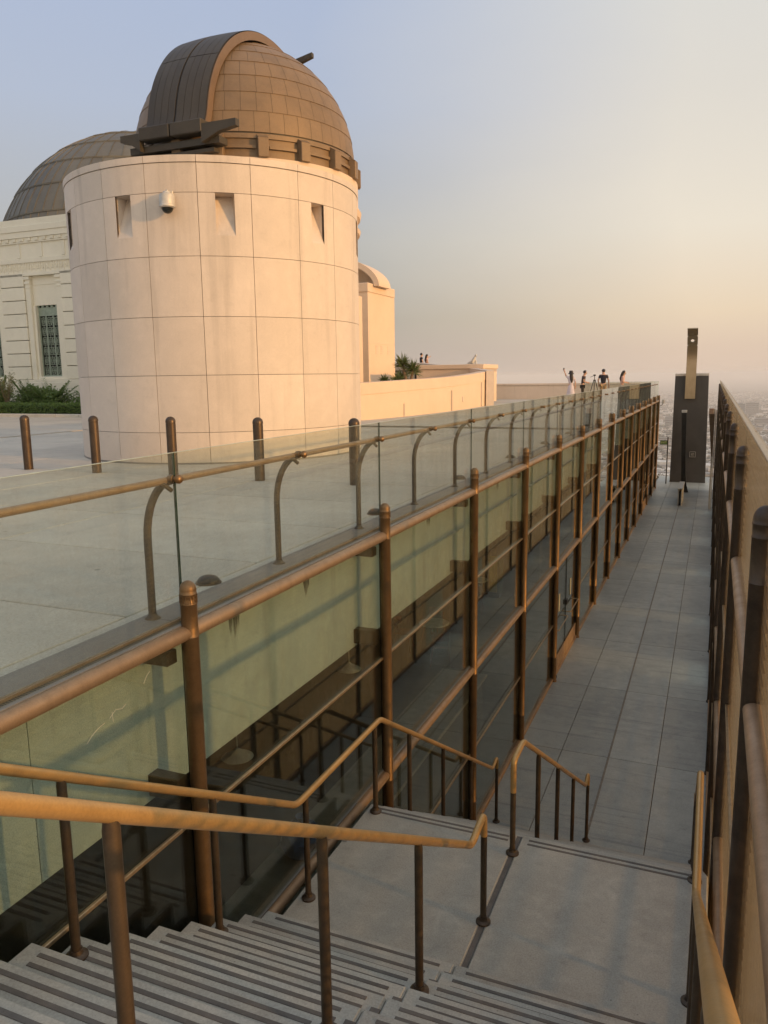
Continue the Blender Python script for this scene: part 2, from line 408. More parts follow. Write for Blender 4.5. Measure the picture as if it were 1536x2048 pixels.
col = t.mix(col, (.035, .045, .022), t.ramp(b, [(.5, 0.0), (.68, .8)])); t.set(Base_Color=col, Roughness=.95)
struct('hillside', g, t.m, smooth=True)
# the basin: one sheet to the horizon
g = MB(); N = 40
for j in range(N+1):
    for i in range(N+1): g.v.append((-60000+120000*i/N, -3000+63000*j/N, -326))
for j in range(N):
    for i in range(N): g.f.append((j*(N+1)+i, j*(N+1)+i+1, (j+1)*(N+1)+i+1, (j+1)*(N+1)+i))
t = NT('basin_ground'); p = t.pos()
a = t.noise(p, .004, 6, .7); b = t.noise(p, .03, 4, .7)
br = t.new('TexBrick'); br.offset = .5; br.inputs['Scale'].default_value = .0075; br.inputs['Mortar Size'].default_value = .05
br.inputs['Color1'].default_value = (.13, .125, .11, 1); br.inputs['Color2'].default_value = (.19, .175, .155, 1); br.inputs['Mortar'].default_value = (.30, .285, .26, 1)
t.L(p, br.inputs['Vector'])
col = t.mix(br.outputs[0], (.05, .065, .04), t.ramp(b, [(.42, 0.0), (.6, .8)]))
col = t.mix(col, (.30, .28, .25), t.ramp(a, [(.55, 0.0), (.75, .6)])); t.set(Base_Color=col, Roughness=.95)
struct('ground', g, t.m)

# ------------------------------------------------------------------ plaza deck
deck = MB(); deck.box(-70, -3.31, 22.03, 52, -1.8, ZP); deck.box(-70, -18.2, -12, 22.03, -1.8, ZP)
deck.box(-18.2, -3.31, -12, .65, -1.8, ZP); deck.box(-3.31, .6, -12, .335, -1.8, ZP)
plaza = struct('plaza_deck', deck, M_plaza)
base = MB(); base.box(-18.2, -3.31, .65, 22.03, -1.8, ZP-.03); part('slab_bed', base, M_joint, plaza, smooth=False)
slab = MB().cbox(0, 2.91-.018, 0, 1.5785-.018, -.05, 0, .006).mesh('paving_slab', False)
slab.materials.append(M_plaza)
y0 = .674-.0; colx = [-3.42-2.91*k for k in range(1, 6)]
j = 0; y = 3.83-2*1.5785
while y < 21.9:
    for x in colx: link('paving_slab', slab, None, plaza, (x+.009, y+.009, ZP))
    y += 1.5785
# narrow border course along the kerb
bord = MB().cbox(-3.415, -3.312, .68, 22.0, ZP-.05, ZP, .004); part('border_course', bord, M_plaza, plaza, smooth=False)

# ------------------------------------------------------------------ corridor floor
fl = struct('corridor_floor', MB().box(-3.06, .30, 9.6, 53.2, ZF-.4, ZF-.02), M_joint)
fx = [-3.06, -2.19, -1.38, -.57, .30]; rows = []
y = 13.3-BAY
while y < 52.5: rows.append(y); y += BAY
for i in range(4):
    w = fx[i+1]-fx[i]
    sl = MB().cbox(.005, w-.005, .006, BAY-.006, -.03, 0, .003).mesh('floor_slab', False); sl.materials.append(M_floor)
    for y in rows: link('floor_slab', sl, None, fl, (fx[i], y, ZF))
strip = MB().box(-1.397, -1.363, 13.3-BAY, rows[-1]+BAY, ZF-.01, ZF+.004)
part('meridian_strip', strip, plain('strip_bronze', (.20, .17, .135), .55, .3, .3, 14), fl, smooth=False)

# ------------------------------------------------------------------ stairs
GO, RI = .288, .1768
XS0, XSM, XS1 = -2.80, -1.37, .16
st = thing('stair_flight', 'upper flight of concrete steps with dark grip grooves, descending from the plaza', 'stairs', (-1.3, .62, ZP))
grip = {}
def steps(th, ny, y0, z0, yback):
    # step k: top at z0-RI*k, nosing at y0+GO*k
    def tread(w, dep, nm):
        me = MB().cbox(0, w, 0, dep, -RI-.004, 0, .012).mesh('tread', False); me.materials.append(M_stair); return me
    def strips(w):
        mb = MB()
        mb.cbox(0, w, 0, .024, -.002, .0035, .0015); me = mb.mesh('grip_strip', False); me.materials.append(M_grip); return me
    wl, wr = XSM-XS0-.002, XS1-XSM-.002
    tl, tr = tread(wl, GO+.03, 'l'), tread(wr, GO+.03, 'r')
    g1, g2 = strips(wl-.19), strips(wr-.17)
    inl = MB().box(0, .05, 0, .13, -.002, .003).mesh('centre_inlay', False); inl.materials.append(M_grip)
    for k in range(ny):
        yn = y0+GO*k; z = z0-RI*k
        a = link('tread', tl, None, th); b = link('tread', tr, None, th)
        for o, x in ((a, XS0), (b, XSM+.002)): o.location = Vector((x, yn-GO-.03, z))-th.location
        for o, me, x in ((a, g1, .10), (b, g2, .085)):
            for dy in (.045, .105): link('grip_strip', me, None, o, (x, GO+.03-dy-.024, 0))
        link('centre_inlay', inl, None, a, (wl-.045, .09, 0))
steps(st, 14, 4.366-GO*13, ZL+RI*14, 0)
core = [(.34, ZP-.19)]
for k in range(14): core += [(4.33-GO*13+GO*k, ZP-.19-RI*k), (4.33-GO*13+GO*k, ZP-.19-RI*(k+1))]
core += [(4.33, ZL-.9), (.34, -3.0)]
part('stair_core', MB().prism(core, XS0+.01, XS1-.01, 'x'), M_stair, st, True, smooth=False)
ld = thing('stair_landing', 'wide concrete landing slab between the two flights of steps', 'landing', (-1.3, 5.3, ZL))
for x0, x1 in ((XS0, XSM-.02), (XSM+.02, XS1)):
    part('landing_slab', MB().cbox(x0, x1, 4.09, 6.24, ZL-.18, ZL, .012), M_stair, ld, True, smooth=False)
part('seam_strip', MB().box(XSM-.02, XSM+.02, 4.4, 6.22, ZL-.17, ZL-.004), M_grip, ld, True, smooth=False)
for x0, x1 in ((XS0+.1, XSM-.08), (XSM+.09, XS1-.08)):
    for dy in (.045, .105): part('grip_strip', MB().cbox(x0, x1, 6.24-dy-.024, 6.24-dy, ZL-.002, ZL+.0035, .0015), M_grip, ld, True, smooth=False)
part('landing_support', MB().box(XS0+.02, XS1-.02, 4.4, 6.2, ZL-.9, ZL-.182), M_stair, ld, True, smooth=False)
s2 = thing('stair_flight', 'lower flight of concrete steps hidden beyond the landing edge, reaching the corridor floor', 'stairs', (-1.3, 6.24, ZF))
steps(s2, 14, 6.24+GO, ZL-.1773, 0)
core = [(6.2, ZL-.2)]
for k in range(15): core += [(6.2+GO*k, ZL-.2-RI*k), (6.2+GO*k, ZL-.2-RI*(k+1))] if k < 14 else []
core += [(6.2+GO*13, ZF-.3), (6.2, ZF-.3)]
part('stair_core', MB().prism(core, XS0+.01, XS1-.01, 'x'), M_stair, s2, True, smooth=False)
# retaining wall under the plaza behind the stairs
single('retaining_wall', MB().box(-3.3, .6, -1.0, .33, -7.2, -1.81), M_stair, 'concrete retaining wall under the top of the stairs', 'wall', smooth=False)

# ------------------------------------------------------------------ handrails
HR = .0255
def flange(x, y, z): return MB().lathe([(0, .0), (.055, .0), (.055, .012), (.034, .024), (.03, .045), (0, .045)], 16, (x, y, z))
def handrail(label, X, path, posts, ends, loc, group='bronze stair handrails'):
    th = thing('stair_handrail', label, 'handrail', loc, 0, group)
    part('rail', MB().tube(fillet([(X, y, z) for y, z in path], .07), HR, 16), M_hand, th, True, ang=60)
    for y, zt, zb, fl_ in posts:
        po = part('post', MB().tube([(X, y, zb), (X, y, zt-.045), (X, y, zt-.01)], [.0235, .0235, .019], 14), M_hand_shade, th, True)
        if fl_:
            f = flange(X, y, zb); f.v = [(a-loc[0], b-loc[1], c-loc[2]) for a, b, c in f.v]; part('base_flange', f, M_dark, po)
    return th
def zu(y): return -3.11+(4.64-y)*.6139
def zc(y): return -3.165+(4.72-y)*.629
def zd(y): return -3.12-(y-6.25)*.6139
def zs(y):
    k = math.floor((4.366-y)/GO)+1 if y < 4.366 else 0
    return ZL+RI*k
def zs2(y):
    k = math.floor((y-6.24)/GO)+1 if y > 6.24 else 0
    return max(ZF, ZL-.1773*k)
top = (-.4, zu(.6)), (.6, zu(.6))
long_path = [*top, (4.66, -3.12), (6.25, -3.12), (10.37, zd(10.37)), (10.62, zd(10.37)+.06), (10.62, zd(10.37)-.12)]
def long_posts(): 
    return [(y, zu(y), zs(y), True) for y in (1.36, 2.51, 3.65)]+[(4.80, -3.12, ZL, True), (6.12, -3.12, ZL, True)]+[(y, zd(y), zs2(y), True) for y in (7.0, 8.1, 9.25)]+[(10.62, zd(10.37)-.09, ZF, True)]
handrail('bronze stair handrail on the glass wall side, running down both flights', -2.70, long_path, long_posts(), None, (-2.70, 4.8, ZL))
handrail('bronze handrail along the louvred glass wall on the right, seen end on', .06, long_path, long_posts(), None, (.06, 4.8, ZL))
handrail('sunlit bronze handrail in the middle of the upper flight, nearest the camera', XSM, [(-.4, zc(.6)), (.6, zc(.6)), (4.72, zc(4.72)), (5.03, -3.10), (5.04, -3.28)],
         [(y, zc(y), zs(y), True) for y in (1.42, 2.56, 3.68)]+[(5.04, -3.24, ZL, True)], None, (XSM, 5.04, ZL))
handrail('bronze handrail in the middle of the lower flight beyond the landing', XSM, [(5.95, -3.42), (5.95, -3.14), (6.30, -3.13), (10.37, zd(10.37)), (10.62, zd(10.37)+.06), (10.62, zd(10.37)-.12)],
         [(5.95, -3.38, ZL, True)]+[(y, zd(y), zs2(y), True) for y in (7.0, 8.1, 9.25)]+[(10.62, zd(10.37)-.09, ZF, True)], None, (XSM, 10.62, ZF))

# ------------------------------------------------------------------ left glass screen wall
GX, PX = -2.985, -2.932
ZT, ZM, ZB = -1.545, -4.08, -6.605
def post_mesh(ztop, zbot, r=.052, key=True):
    h = ztop-zbot; pr = [(0, 0), (r*1.25, 0), (r*1.25, .03), (r, .035)]
    for zz in (.55, 2.5, h-.36):                               # fine collar rings
        pr += [(r, zz), (r+.003, zz+.004), (r, zz+.009)]
    pr += [(r, h-.15), (r+.003, h-.147), (r+.003, h-.143), (r, h-.14), (r, h-.088), (r+.003, h-.085), (r+.003, h-.081), (r, h-.078), (r, h-r*1.1)]
    for i in range(1, 7):
        a = pi/2*i/6; pr.append((r*cos(a)+(.0 if i < 6 else 0), h-r*1.1+r*1.1*sin(a)))
    mb = MB().lathe(pr, 20)
    return mb.mesh('post', True, 50)
def key_band(r, z):
    # raised Greek-key fillets round the head of a post
    mb = MB(); n = 7
    def seg(a0, a1, z0, z1):
        k = 3
        vs = []
        for i in range(k+1):
            a = a0+(a1-a0)*i/k
            for rr, zz in ((r-.002, z0), (r+.0035, z0), (r+.0035, z1), (r-.002, z1)): vs.append((rr*cos(a), rr*sin(a), zz))
        fs = []
        for i in range(k):
            for q in range(4): fs.append((4*i+q, 4*i+(q+1) % 4, 4*i+4+(q+1) % 4, 4*i+4+q))
        fs += [(0,1,2,3), (4*k+3,4*k+2,4*k+1,4*k)]
        mb.add(vs, fs)
    for i in range(n):
        a = 2*pi*i/n; d = 2*pi/n; w = .006/r
        seg(a+.08*d, a+.85*d, z+.044, z+.050); seg(a+.08*d, a+.08*d+w, z, z+.050); seg(a+.08*d, a+.60*d, z, z+.006)
        seg(a+.60*d-w, a+.60*d, z, z+.024); seg(a+.34*d, a+.60*d, z+.020, z+.026); seg(a+.85*d-w, a+.85*d, z-.0, z+.050)
    return mb.mesh('key_band', False)
wl = thing('glass_screen_wall', 'tall glass wall with bronze posts and rails along the left of the sunken walkway', 'glass wall', (PX, 25, ZF))
def rel(th, x, y, z): return (x-th.location.x, y-th.location.y, z-th.location.z)
pm = post_mesh(-1.215, ZF); pm.materials.append(M_post)
kb = key_band(.052, -1.215-ZF-.139); kb.materials.append(M_post)
L1 = BAY-.02
railm = MB().tube([(0, .0, 0), (0, .012, 0), (0, L1-.012, 0), (0, L1, 0)], [.040, .047, .047, .040], 16).mesh('rail', True, 50); railm.materials.append(M_rail)
ledge = MB().box(-.055, -.02, 0, L1, .030, .050).mesh('rail_ledge', False); ledge.materials.append(M_kerb)
thin = MB().cbox(-.012, .012, 0, L1, -.014, .014, .004).mesh('transom', False); thin.materials.append(M_bar)
baser = MB().cbox(-.03, .03, 0, L1, -.035, .035, .008).mesh('base_rail', False); baser.materials.append(M_rail)
def pane(h): 
    me = MB().box(-.006, .006, .006, BAY-.006, 0, h).mesh('pane', False); me.materials.append(M_wglass); return me
ph = [pane(ZT-.03+2.795), pane(-2.825-ZM-.03), pane(ZM-.03+5.345), pane(-5.375+6.57)]
pz = [-2.795, ZM+.03, -5.345, -6.57]
mull = MB().box(-.012, .012, -.010, .010, 0, ZT-.05-ZF).mesh('mullion', False); mull.materials.append(M_dark)
brk = MB().cbox(0, .24, -.05, .05, 0, .09, .006).mesh('bracket', False); brk.materials.append(M_dark)
brk2 = MB().cbox(0, .24, -.05, .05, 0, .15, .006).mesh('bracket', False); brk2.materials.append(M_hand_shade)
for k, y in enumerate(YL):
    if y > 2:
        o = link('post', pm, None, wl, rel(wl, PX, y, ZF), rotz=.4)
        if k < 8: link('key_band', kb, None, o)
    link('bracket', brk, None, wl, rel(wl, -3.25, y-.09, -1.74)); link('bracket', brk2, None, wl, rel(wl, -3.25, y-.06, -2.66))
    link('mullion', mull, None, wl, rel(wl, GX, y, ZF))
    if k == len(YL)-1: break
    for z, i in ((ZT, 0), (ZM, 1)):
        r_ = link('rail', railm, None, wl, rel(wl, PX-.012, y+.01, z)); link('rail_ledge', ledge, None, r_)
    door = k in (6, 13)
    for z in (-2.81, -5.36):
        if not (door and z < -4): link('transom', thin, None, wl, rel(wl, GX+.018, y+.01, z))
    link('base_rail', baser, None, wl, rel(wl, GX+.02, y+.01, ZB))
    for i in range(4): link('pane', ph[i], None, wl, rel(wl, GX, y, pz[i]))
    if door:
        # pair of glazed doors: bronze kick plates, push bars, notices, closers
        for s_ in (0, 1):
            d0 = y+.08+s_*1.5; d1 = d0+1.47
            part('kick_plate', MB().cbox(GX+.012, GX+.028, d0, d1, ZF+.05, ZF+.42, .004), M_rail, wl, True, smooth=False)
            part('door_stile', MB().box(GX+.010, GX+.022, d1-.012, d1+.012, ZF+.42, ZM-.08), M_black, wl, True, smooth=False)
            part('push_bar', MB().tube(fillet([(GX, d0+.15, -5.55), (GX+.10, d0+.15, -5.55), (GX+.10, d1-.15, -5.55), (GX, d1-.15, -5.55)], .05), .014, 10), M_bar, wl, True)
            part('door_notice', MB().box(GX+.010, GX+.016, d0+.55, d0+.68, -5.25, -4.85), plain('notice_paper%d%d' % (s_, k), (.72, .66, .42), .8), wl, True, smooth=False)
        part('door_lock', MB().cbox(GX+.008, GX+.05, y+1.5, y+1.66, -5.32, -5.20, .008), M_black, wl, True, smooth=False)
        part('foot_hinge', MB().cbox(GX+.01, GX+.09, y+.05, y+.2, ZF+.004, ZF+.07, .01), M_black, wl, True, smooth=False)
# concrete slab edge (fascia) behind the glass, with its construction joints
fa = thing('concrete_fascia', 'pale concrete slab edge seen through the glass below the plaza kerb', 'concrete wall', (-3.4, 25, -2.7))
yy = YL[0]-1
while yy < 49:
    part('fascia_panel', MB().box(-3.52, -3.25, yy+.003, min(yy+2*BAY, 49.6)-.003, -2.70, ZP-.035), M_fascia, fa, True, smooth=False); yy += 2*BAY
t = NT('water_stain'); p = t.pos(); n_ = t.noise(t.scaled(p, 26, 26, 2.0), 1, 5, .7); sp = t.new('SeparateXYZ'); t.L(p, sp.inputs[0])
t.set(Base_Color=(.075, .075, .06), Roughness=.8); fall = t.ramp(t.math('MULTIPLY', t.math('ADD', sp.outputs['Z'], 2.12), 1.8), [(.02, 0.0), (.9, 1.0)])
tr_ = t.new('BsdfTransparent'); ms = t.new('MixShader'); t.L(t.ramp(t.math('MULTIPLY', n_, fall), [(.22, 0.0), (.42, .8)]), ms.inputs[0]); t.L(tr_.outputs[0], ms.inputs[1]); t.L(t.b.outputs[0], ms.inputs[2]); t.L(ms.outputs[0], t.out.inputs[0])
for y, h, w in ((4.78, .50, .085), (5.92, .38, .07), (9.15, .5, .08), (12.6, .42, .07), (2.55, .4, .06)):
    part('water_stain', MB().prism([(y-w, ZP-.04), (y-w*.8, ZP-.04-h*.6), (y-.02, ZP-.04-h), (y+w*.7, ZP-.04-h*.7), (y+w, ZP-.04)], -3.2495, -3.247, 'x'), t.m, fa, True, smooth=False)
t2 = NT('paint_scratch'); t2.set(Base_Color=(.75, .72, .62), Roughness=.7)
for pts in ([(2.96, -1.90), (3.0, -1.87), (3.05, -1.85), (3.10, -1.84)], [(3.14, -1.83), (3.19, -1.80), (3.24, -1.815), (3.27, -1.80)], [(3.43, -1.74), (3.46, -1.70), (3.49, -1.685)], [(2.80, -2.02), (2.84, -2.03), (2.88, -2.02)], [(3.16, -1.80), (3.165, -1.86)]):
    part('paint_scratch', MB().tube([(GX+.0085, y, z) for y, z in pts], .0012, 5), t2.m, wl, True)
# kerb plate and drain grille behind the top rail
kb_ = thing('plaza_kerb', 'dark metal kerb strip along the plaza edge behind the glass balustrade', 'kerb', (-3.2, 25, ZP))
yy = YL[0]
while yy < YEND-.1:
    part('kerb_plate', MB().cbox(-3.306, -3.075, yy+.002, yy+BAY-.002, ZP-.05, ZP+.012, .004), M_kerb, kb_, True, smooth=False)
    yy += BAY
t = NT('drain_grille'); p = t.pos(); sp = t.new('SeparateXYZ'); t.L(p, sp.inputs[0])
wv = t.math('LESS_THAN', t.math('FRACT', t.math('MULTIPLY', t.math('ADD', sp.outputs['Y'], t.math('MULTIPLY', t.noise(p, 4), .03)), 55)), .5)
t.set(Base_Color=t.mix((.16, .12, .07), (.03, .025, .02), wv), Roughness=.7)
part('drain_grille', MB().box(-3.074, -3.004, YL[0], YEND, ZP-.12, ZP-.012), t.m, kb_, True, smooth=False)
part('grille_edge', MB().box(-3.074, -3.06, YL[0], YEND, ZP-.011, ZP+.006), M_rail, kb_, True, smooth=False)

# ------------------------------------------------------------------ glass balustrade on the plaza edge
gr = thing('glass_balustrade', 'glass balustrade with curved bronze posts and rail along the plaza edge', 'balustrade', (-3.1, 25, ZP))
gp = MB().box(-.007, .007, .007, BAY-.007, 0, 1.10); gpm = gp.mesh('guard_pane', False); gpm.materials.append(M_gglass)
ge = MB(); ge.box(-.0072, .0072, -.0045, .0045, 0, 1.10); gem = ge.mesh('pane_edge', False); gem.materials.append(M_gedge)
gt = MB().box(-.0075, .0075, .006, BAY-.006, 1.1005, 1.103).mesh('top_edge', False); gt.materials.append(plain('glass_top_edge', (.42, .50, .44), .3))
ZR = -.60
pa = [(-3.215, 0, ZP+.01), (-3.215, 0, -.98)]
for i in range(1, 9):
    a = pi/2*i/8*.93; pa.append((-3.215+.235*(1-cos(a)), 0, -.98+.385*sin(a)))
pa.append((GX-.012, 0, ZR+.012))
gpost = MB().tube(pa, [.025]*(len(pa)-1)+[.02], 12); gpost.lathe([(0, 0), (.052, 0), (.052, .012), (.032, .03), (.026, .045)], 16, (-3.215, 0, ZP+.001))
gpost.v = [(x+3.215, y, z-ZP) for x, y, z in gpost.v]; gpm2 = gpost.mesh('curved_post', True, 50); gpm2.materials.append(M_dark)
SUN_GAPS = {5: (17.35, 18.6), 6: (21.75, 22.35), 8: (27.3, 28.1), 10: (33.2, 33.7), 12: (39.6, 40.6)}
knob = MB().lathe([(0, -.05), (.022, -.05), (.026, -.035), (.026, -.012), (.018, -.008), (.018, .008), (.028, .012), (.028, .03), (.02, .042), (0, .046)], 14)
knob.v = [(z, y, x) for x, y, z in knob.v]; knm = knob.mesh('knob', True, 50); knm.materials.append(M_post)
link_ = MB().tube([(-.085, -.12, -.0), (-.06, -.05, -.02), (-.045, 0, -.06)], .014, 10).mesh('rail_link', True); link_.materials.append(M_dark)
for k, y in enumerate(YL[:-1]):
    pn = link('guard_pane', gpm, None, gr, rel(gr, GX, y, -1.53)); link('pane_edge', gem, None, pn); link('top_edge', gt, None, pn)
    for yy in (y, y+BAY/2):
        po = link('curved_post', gpm2, None, gr, rel(gr, -3.215, yy, ZP))
        link('knob', knm, None, po, (GX+3.215+.01, 0, ZR+.012-ZP)); link('rail_link', link_, None, po, (GX+3.215+.02, 0, ZR-ZP))
    part('guard_rail', MB().tube([(GX-.055, y-.8, ZR), (GX-.055, y+BAY-.802, ZR)], .0225, 12), M_rail, gr, True)
# return of the balustrade across the end of the corridor
for i in range(3):
    pn = part('return_pane', MB().box(-3.0-1.4*(i+1)+.01, -3.0-1.4*i-.01, YEND-.007, YEND+.007, -1.53, -.43), M_gglass, gr, True, smooth=False)
# dome lights on the plaza
for i, y in enumerate([4.72+BAY*k for k in range(0, 9)]):
    t_ = thing('dome_floor_light', ['black dome floor light on the plaza, nearest the camera', 'second black dome floor light along the balustrade', 'third black dome floor light along the balustrade', *['%s black dome floor light along the balustrade' % w for w in ('fourth', 'fifth', 'sixth', 'seventh', 'eighth', 'farthest')]][i], 'floor light', (-3.42, y, ZP), 0, 'dome lights along the plaza kerb')
    part('housing', MB().lathe([(.085, 0), (.084, .02)]+[(.082*cos(pi/2*q/6), .02+.042*sin(pi/2*q/6)) for q in range(1, 7)], 20), M_black, t_)
    part('trim_ring', MB().lathe([(.087, 0), (.096, 0), (.096, .01), (.087, .01)], 20), M_dark, t_)

# ------------------------------------------------------------------ right fritted glass wall
wr_ = thing('glass_screen_wall', 'tan louvred glass wall with dark bronze posts along the right of the walkway', 'glass wall', (.2, 25, ZF))
RX, RP = .258, .245
YR = [1.30]+[y for y in YL if y > 2]
pm2 = post_mesh(-.585, ZF, .056); pm2.materials.append(M_dark)
SUN_GAPS = {5: (17.35, 18.6), 6: (21.75, 22.35), 8: (27.3, 28.1), 10: (33.2, 33.7), 12: (39.6, 40.6)}  # Y spans of the clear gaps added for sun bands on the floor
rpane = []
for a, b in ((-.42, ZT+.02), (ZT-.02, -2.80), (-2.82, ZM+.02), (ZM-.02, -5.35), (-5.37, -6.60)):
    gp0 = .085 if a < -5 else .006
    me = MB().box(-.006, .006, gp0, BAY-gp0, b, a).mesh('pane', False); me.materials.append(M_dglass if a < -4 else M_rglass); rpane.append(me)
def louvres(z0, z1, segs):
    # fine horizontal blades on the outer face of the glass
    mb = MB(); z = z0
    while z < z1:
        for a, b in segs: mb.box(.012, .078, a, b, z, z+.006)
        z += .064
    return mb
lou_up = louvres(-5.34, -.45, [(.03, BAY-.03)]).mesh('louvre_blades', False); lou_up.materials.append(M_louvre)
lou_lo = louvres(-6.55, -5.36, [(.085, BAY-.085)]).mesh('louvre_blades', False); lou_lo.materials.append(M_louvre)
cap = MB().cbox(-.016, .016, .01, BAY-.01, -.421, -.400, .004).mesh('top_channel', False); cap.materials.append(M_bar)
for k, y in enumerate(YR):
    if y > 2: link('post', pm2, None, wr_, rel(wr_, RP, y, ZF))
    if k == len(YR)-1: break
    if k == 0:      # short first bay beside the stairs
        w0 = YR[1]-y
        for z in (ZT, ZM): part('rail', MB().tube([(RP, y, z), (RP, y+w0-.02, z)], .047, 16), M_rail, wr_, True)
        for a, b in ((-.42, ZT+.02), (ZT-.02, -2.80), (-2.82, ZM+.02)): part('pane', MB().box(RX-.006, RX+.006, y, y+w0-.006, b, a), M_rglass, wr_, True, smooth=False)
        lv = louvres(-4.05, -.45, [(y, y+w0-.03)]); lv.v = [(a+RX, b, c) for a, b, c in lv.v]; part('louvre_blades', lv, M_louvre, wr_, True, smooth=False)['kind'] = 'stuff'
        part('top_channel', MB().cbox(RX-.016, RX+.016, y, y+w0-.01, -.421, -.400, .004), M_bar, wr_, True, smooth=False)
        continue
    for z in (ZT, ZM):
        r_ = link('rail', railm, None, wr_, rel(wr_, RP, y+.01, z))
    for z in (-2.81, -5.36): link('transom', thin, None, wr_, rel(wr_, RX-.02, y+.01, z))
    link('base_rail', baser, None, wr_, rel(wr_, RX-.02, y+.01, ZB))
    for q, me in enumerate(rpane):
        if k in SUN_GAPS and q == 4:       # added clear pane and louvre gap, put in to let a band of sun onto the floor
            d0, d1 = SUN_GAPS[k]
            for (a, b, mt) in ((y+.085, d0-.02, M_dglass), (d0, d1, M_gglass), (d1+.02, y+BAY-.085, M_dglass)):
                if b-a > .05: part('pane', MB().box(RX-.006, RX+.006, a, b, -6.60, -5.37), mt, wr_, True, smooth=False)
        else: link('pane', me, None, wr_, rel(wr_, RX, y, 0))
    link('top_channel', cap, None, wr_, rel(wr_, RX, y, 0))
    link('louvre_blades', lou_up, None, wr_, rel(wr_, RX, y, 0))['kind'] = 'stuff'
    if k in SUN_GAPS:
        lv = louvres(-6.55, -5.36, [q for q in ((y+.085, SUN_GAPS[k][0]), (SUN_GAPS[k][1], y+BAY-.085)) if q[1]-q[0] > .05]); lv.v = [(a+RX, b, c) for a, b, c in lv.v]
        part('louvre_blades', lv, M_louvre, wr_, True, smooth=False)['kind'] = 'stuff'
    else: link('louvre_blades', lou_lo, None, wr_, rel(wr_, RX, y, 0))['kind'] = 'stuff'

# ------------------------------------------------------------------ bollards
bp_ = [(-10.98, 10.12), (-9.42, 10.08), (-7.80, 10.0), (-6.22, 10.0), (-4.65, 10.0)]
lab = ['leftmost bronze bollard on the plaza, its whole shaft clear of the glass', 'bronze bollard at the left foot of the round stone tower',
       'bronze bollard in line with the nearest balustrade pane joint', 'bronze bollard in front of the middle of the round tower', 'bronze bollard wholly behind the balustrade glass at the tower right edge']
def bollard():
    th = thing('bollard', lab[0], 'bollard', (0, 0, 0), 0, 'bronze bollards across the plaza')
    part('shaft', MB().lathe([(0, 0), (.076, 0), (.076, .84)], 24), M_bol, th)
    part('cap', MB().lathe([(.070, .84), (.070, .846), (.079, .848), (.079, .872)]+[(.078*cos(pi/2*q/7), .872+.072*sin(pi/2*q/7)) for q in range(1, 8)], 24), M_bol, th)
    return th
b0 = bollard()
for i, (x, y) in enumerate(bp_):
    o = b0 if i == 0 else copy_tree(b0); o.location = (x, y, ZP); o['label'] = lab[i]

# ------------------------------------------------------------------ round stone tower
TC = bearing(34.1, 17.25, ZP); TR = 2.9; TA = R(-55.9)
tw = thing('stone_tower', 'round pale stone tower with square panel joints and small wedge niches', 'tower', TC)
def arc_box(mb, r0, r1, a0, a1, z0, z1, n=6):
    vs = []
    for i in range(n+1):
        a = a0+(a1-a0)*i/n
        for r, z in ((r0, z0), (r1, z0), (r1, z1), (r0, z1)): vs.append((r*cos(a), r*sin(a), z))
    fs = []
    for i in range(n):
        for q in range(4): fs.append((4*i+q, 4*i+(q+1) % 4, 4*i+4+(q+1) % 4, 4*i+4+q))
    fs += [(0, 1, 2, 3), (4*n+3, 4*n+2, 4*n+1, 4*n)]
    return mb.add(vs, fs)
TZ = [0, .57, 1.58, 2.59, 3.606, 4.65, 5.13]
gp_ = .0045/TR; W = R(9)
for j in range(6):
    me = arc_box(MB(), TR-.05, TR, -W+gp_, W-gp_, TZ[j]+.004, TZ[j+1]-.004, 7).mesh('stone_panel', True, 30); me.materials.append(M_stone)
    nm = None
    if j == 4:
        nb = MB(); nw = R(3.2); zt, zb = TZ[5]-.004, TZ[5]-.70
        arc_box(nb, TR-.05, TR, -W+gp_, -nw, TZ[4]+.004, zt, 4); arc_box(nb, TR-.05, TR, nw, W-gp_, TZ[4]+.004, zt, 4)
        arc_box(nb, TR-.05, TR, -nw, nw, TZ[4]+.004, zb, 4)
        def pp(r, a, z): return (r*cos(a), r*sin(a), z)
        A, B, Cc, D_ = pp(TR, -nw, zb), pp(TR, nw, zb), pp(TR-.30, nw, zt), pp(TR-.30, -nw, zt)
        E_, F_ = pp(TR, -nw, zt), pp(TR, nw, zt)
        nb.add([A, B, Cc, D_, E_, F_], [(0, 1, 2, 3), (0, 3, 4), (1, 5, 2), (3, 2, 5, 4)])
        me_n = nb.mesh('stone_panel', True, 30); me_n.materials.append(M_stone); nm = me_n
    for k in range(20):
        use = nm if (nm and k % 2 == 0) else me
        link('stone_panel', use, None, tw, (0, 0, 0), TA+R(3+18*k))
cop = arc_box(MB(), TR-.4, TR+.012, -W+gp_, W-gp_, 5.138, 5.25, 7).mesh('coping_stone', True, 30); cop.materials.append(M_stone)
for k in range(20): link('coping_stone', cop, None, tw, (0, 0, 0), TA+R(3+18*k))
part('tower_core', MB().lathe([(TR-.055, 0), (TR-.055, 3.6), (2.55, 3.6), (2.55, 4.66), (TR-.055, 4.66), (TR-.055, 5.1), (0, 5.1)], 60), M_joint, tw)
part('base_course', MB().lathe([(TR+.004, -.01), (TR+.004, .03), (TR-.06, .04)], 80), M_kerb, tw)
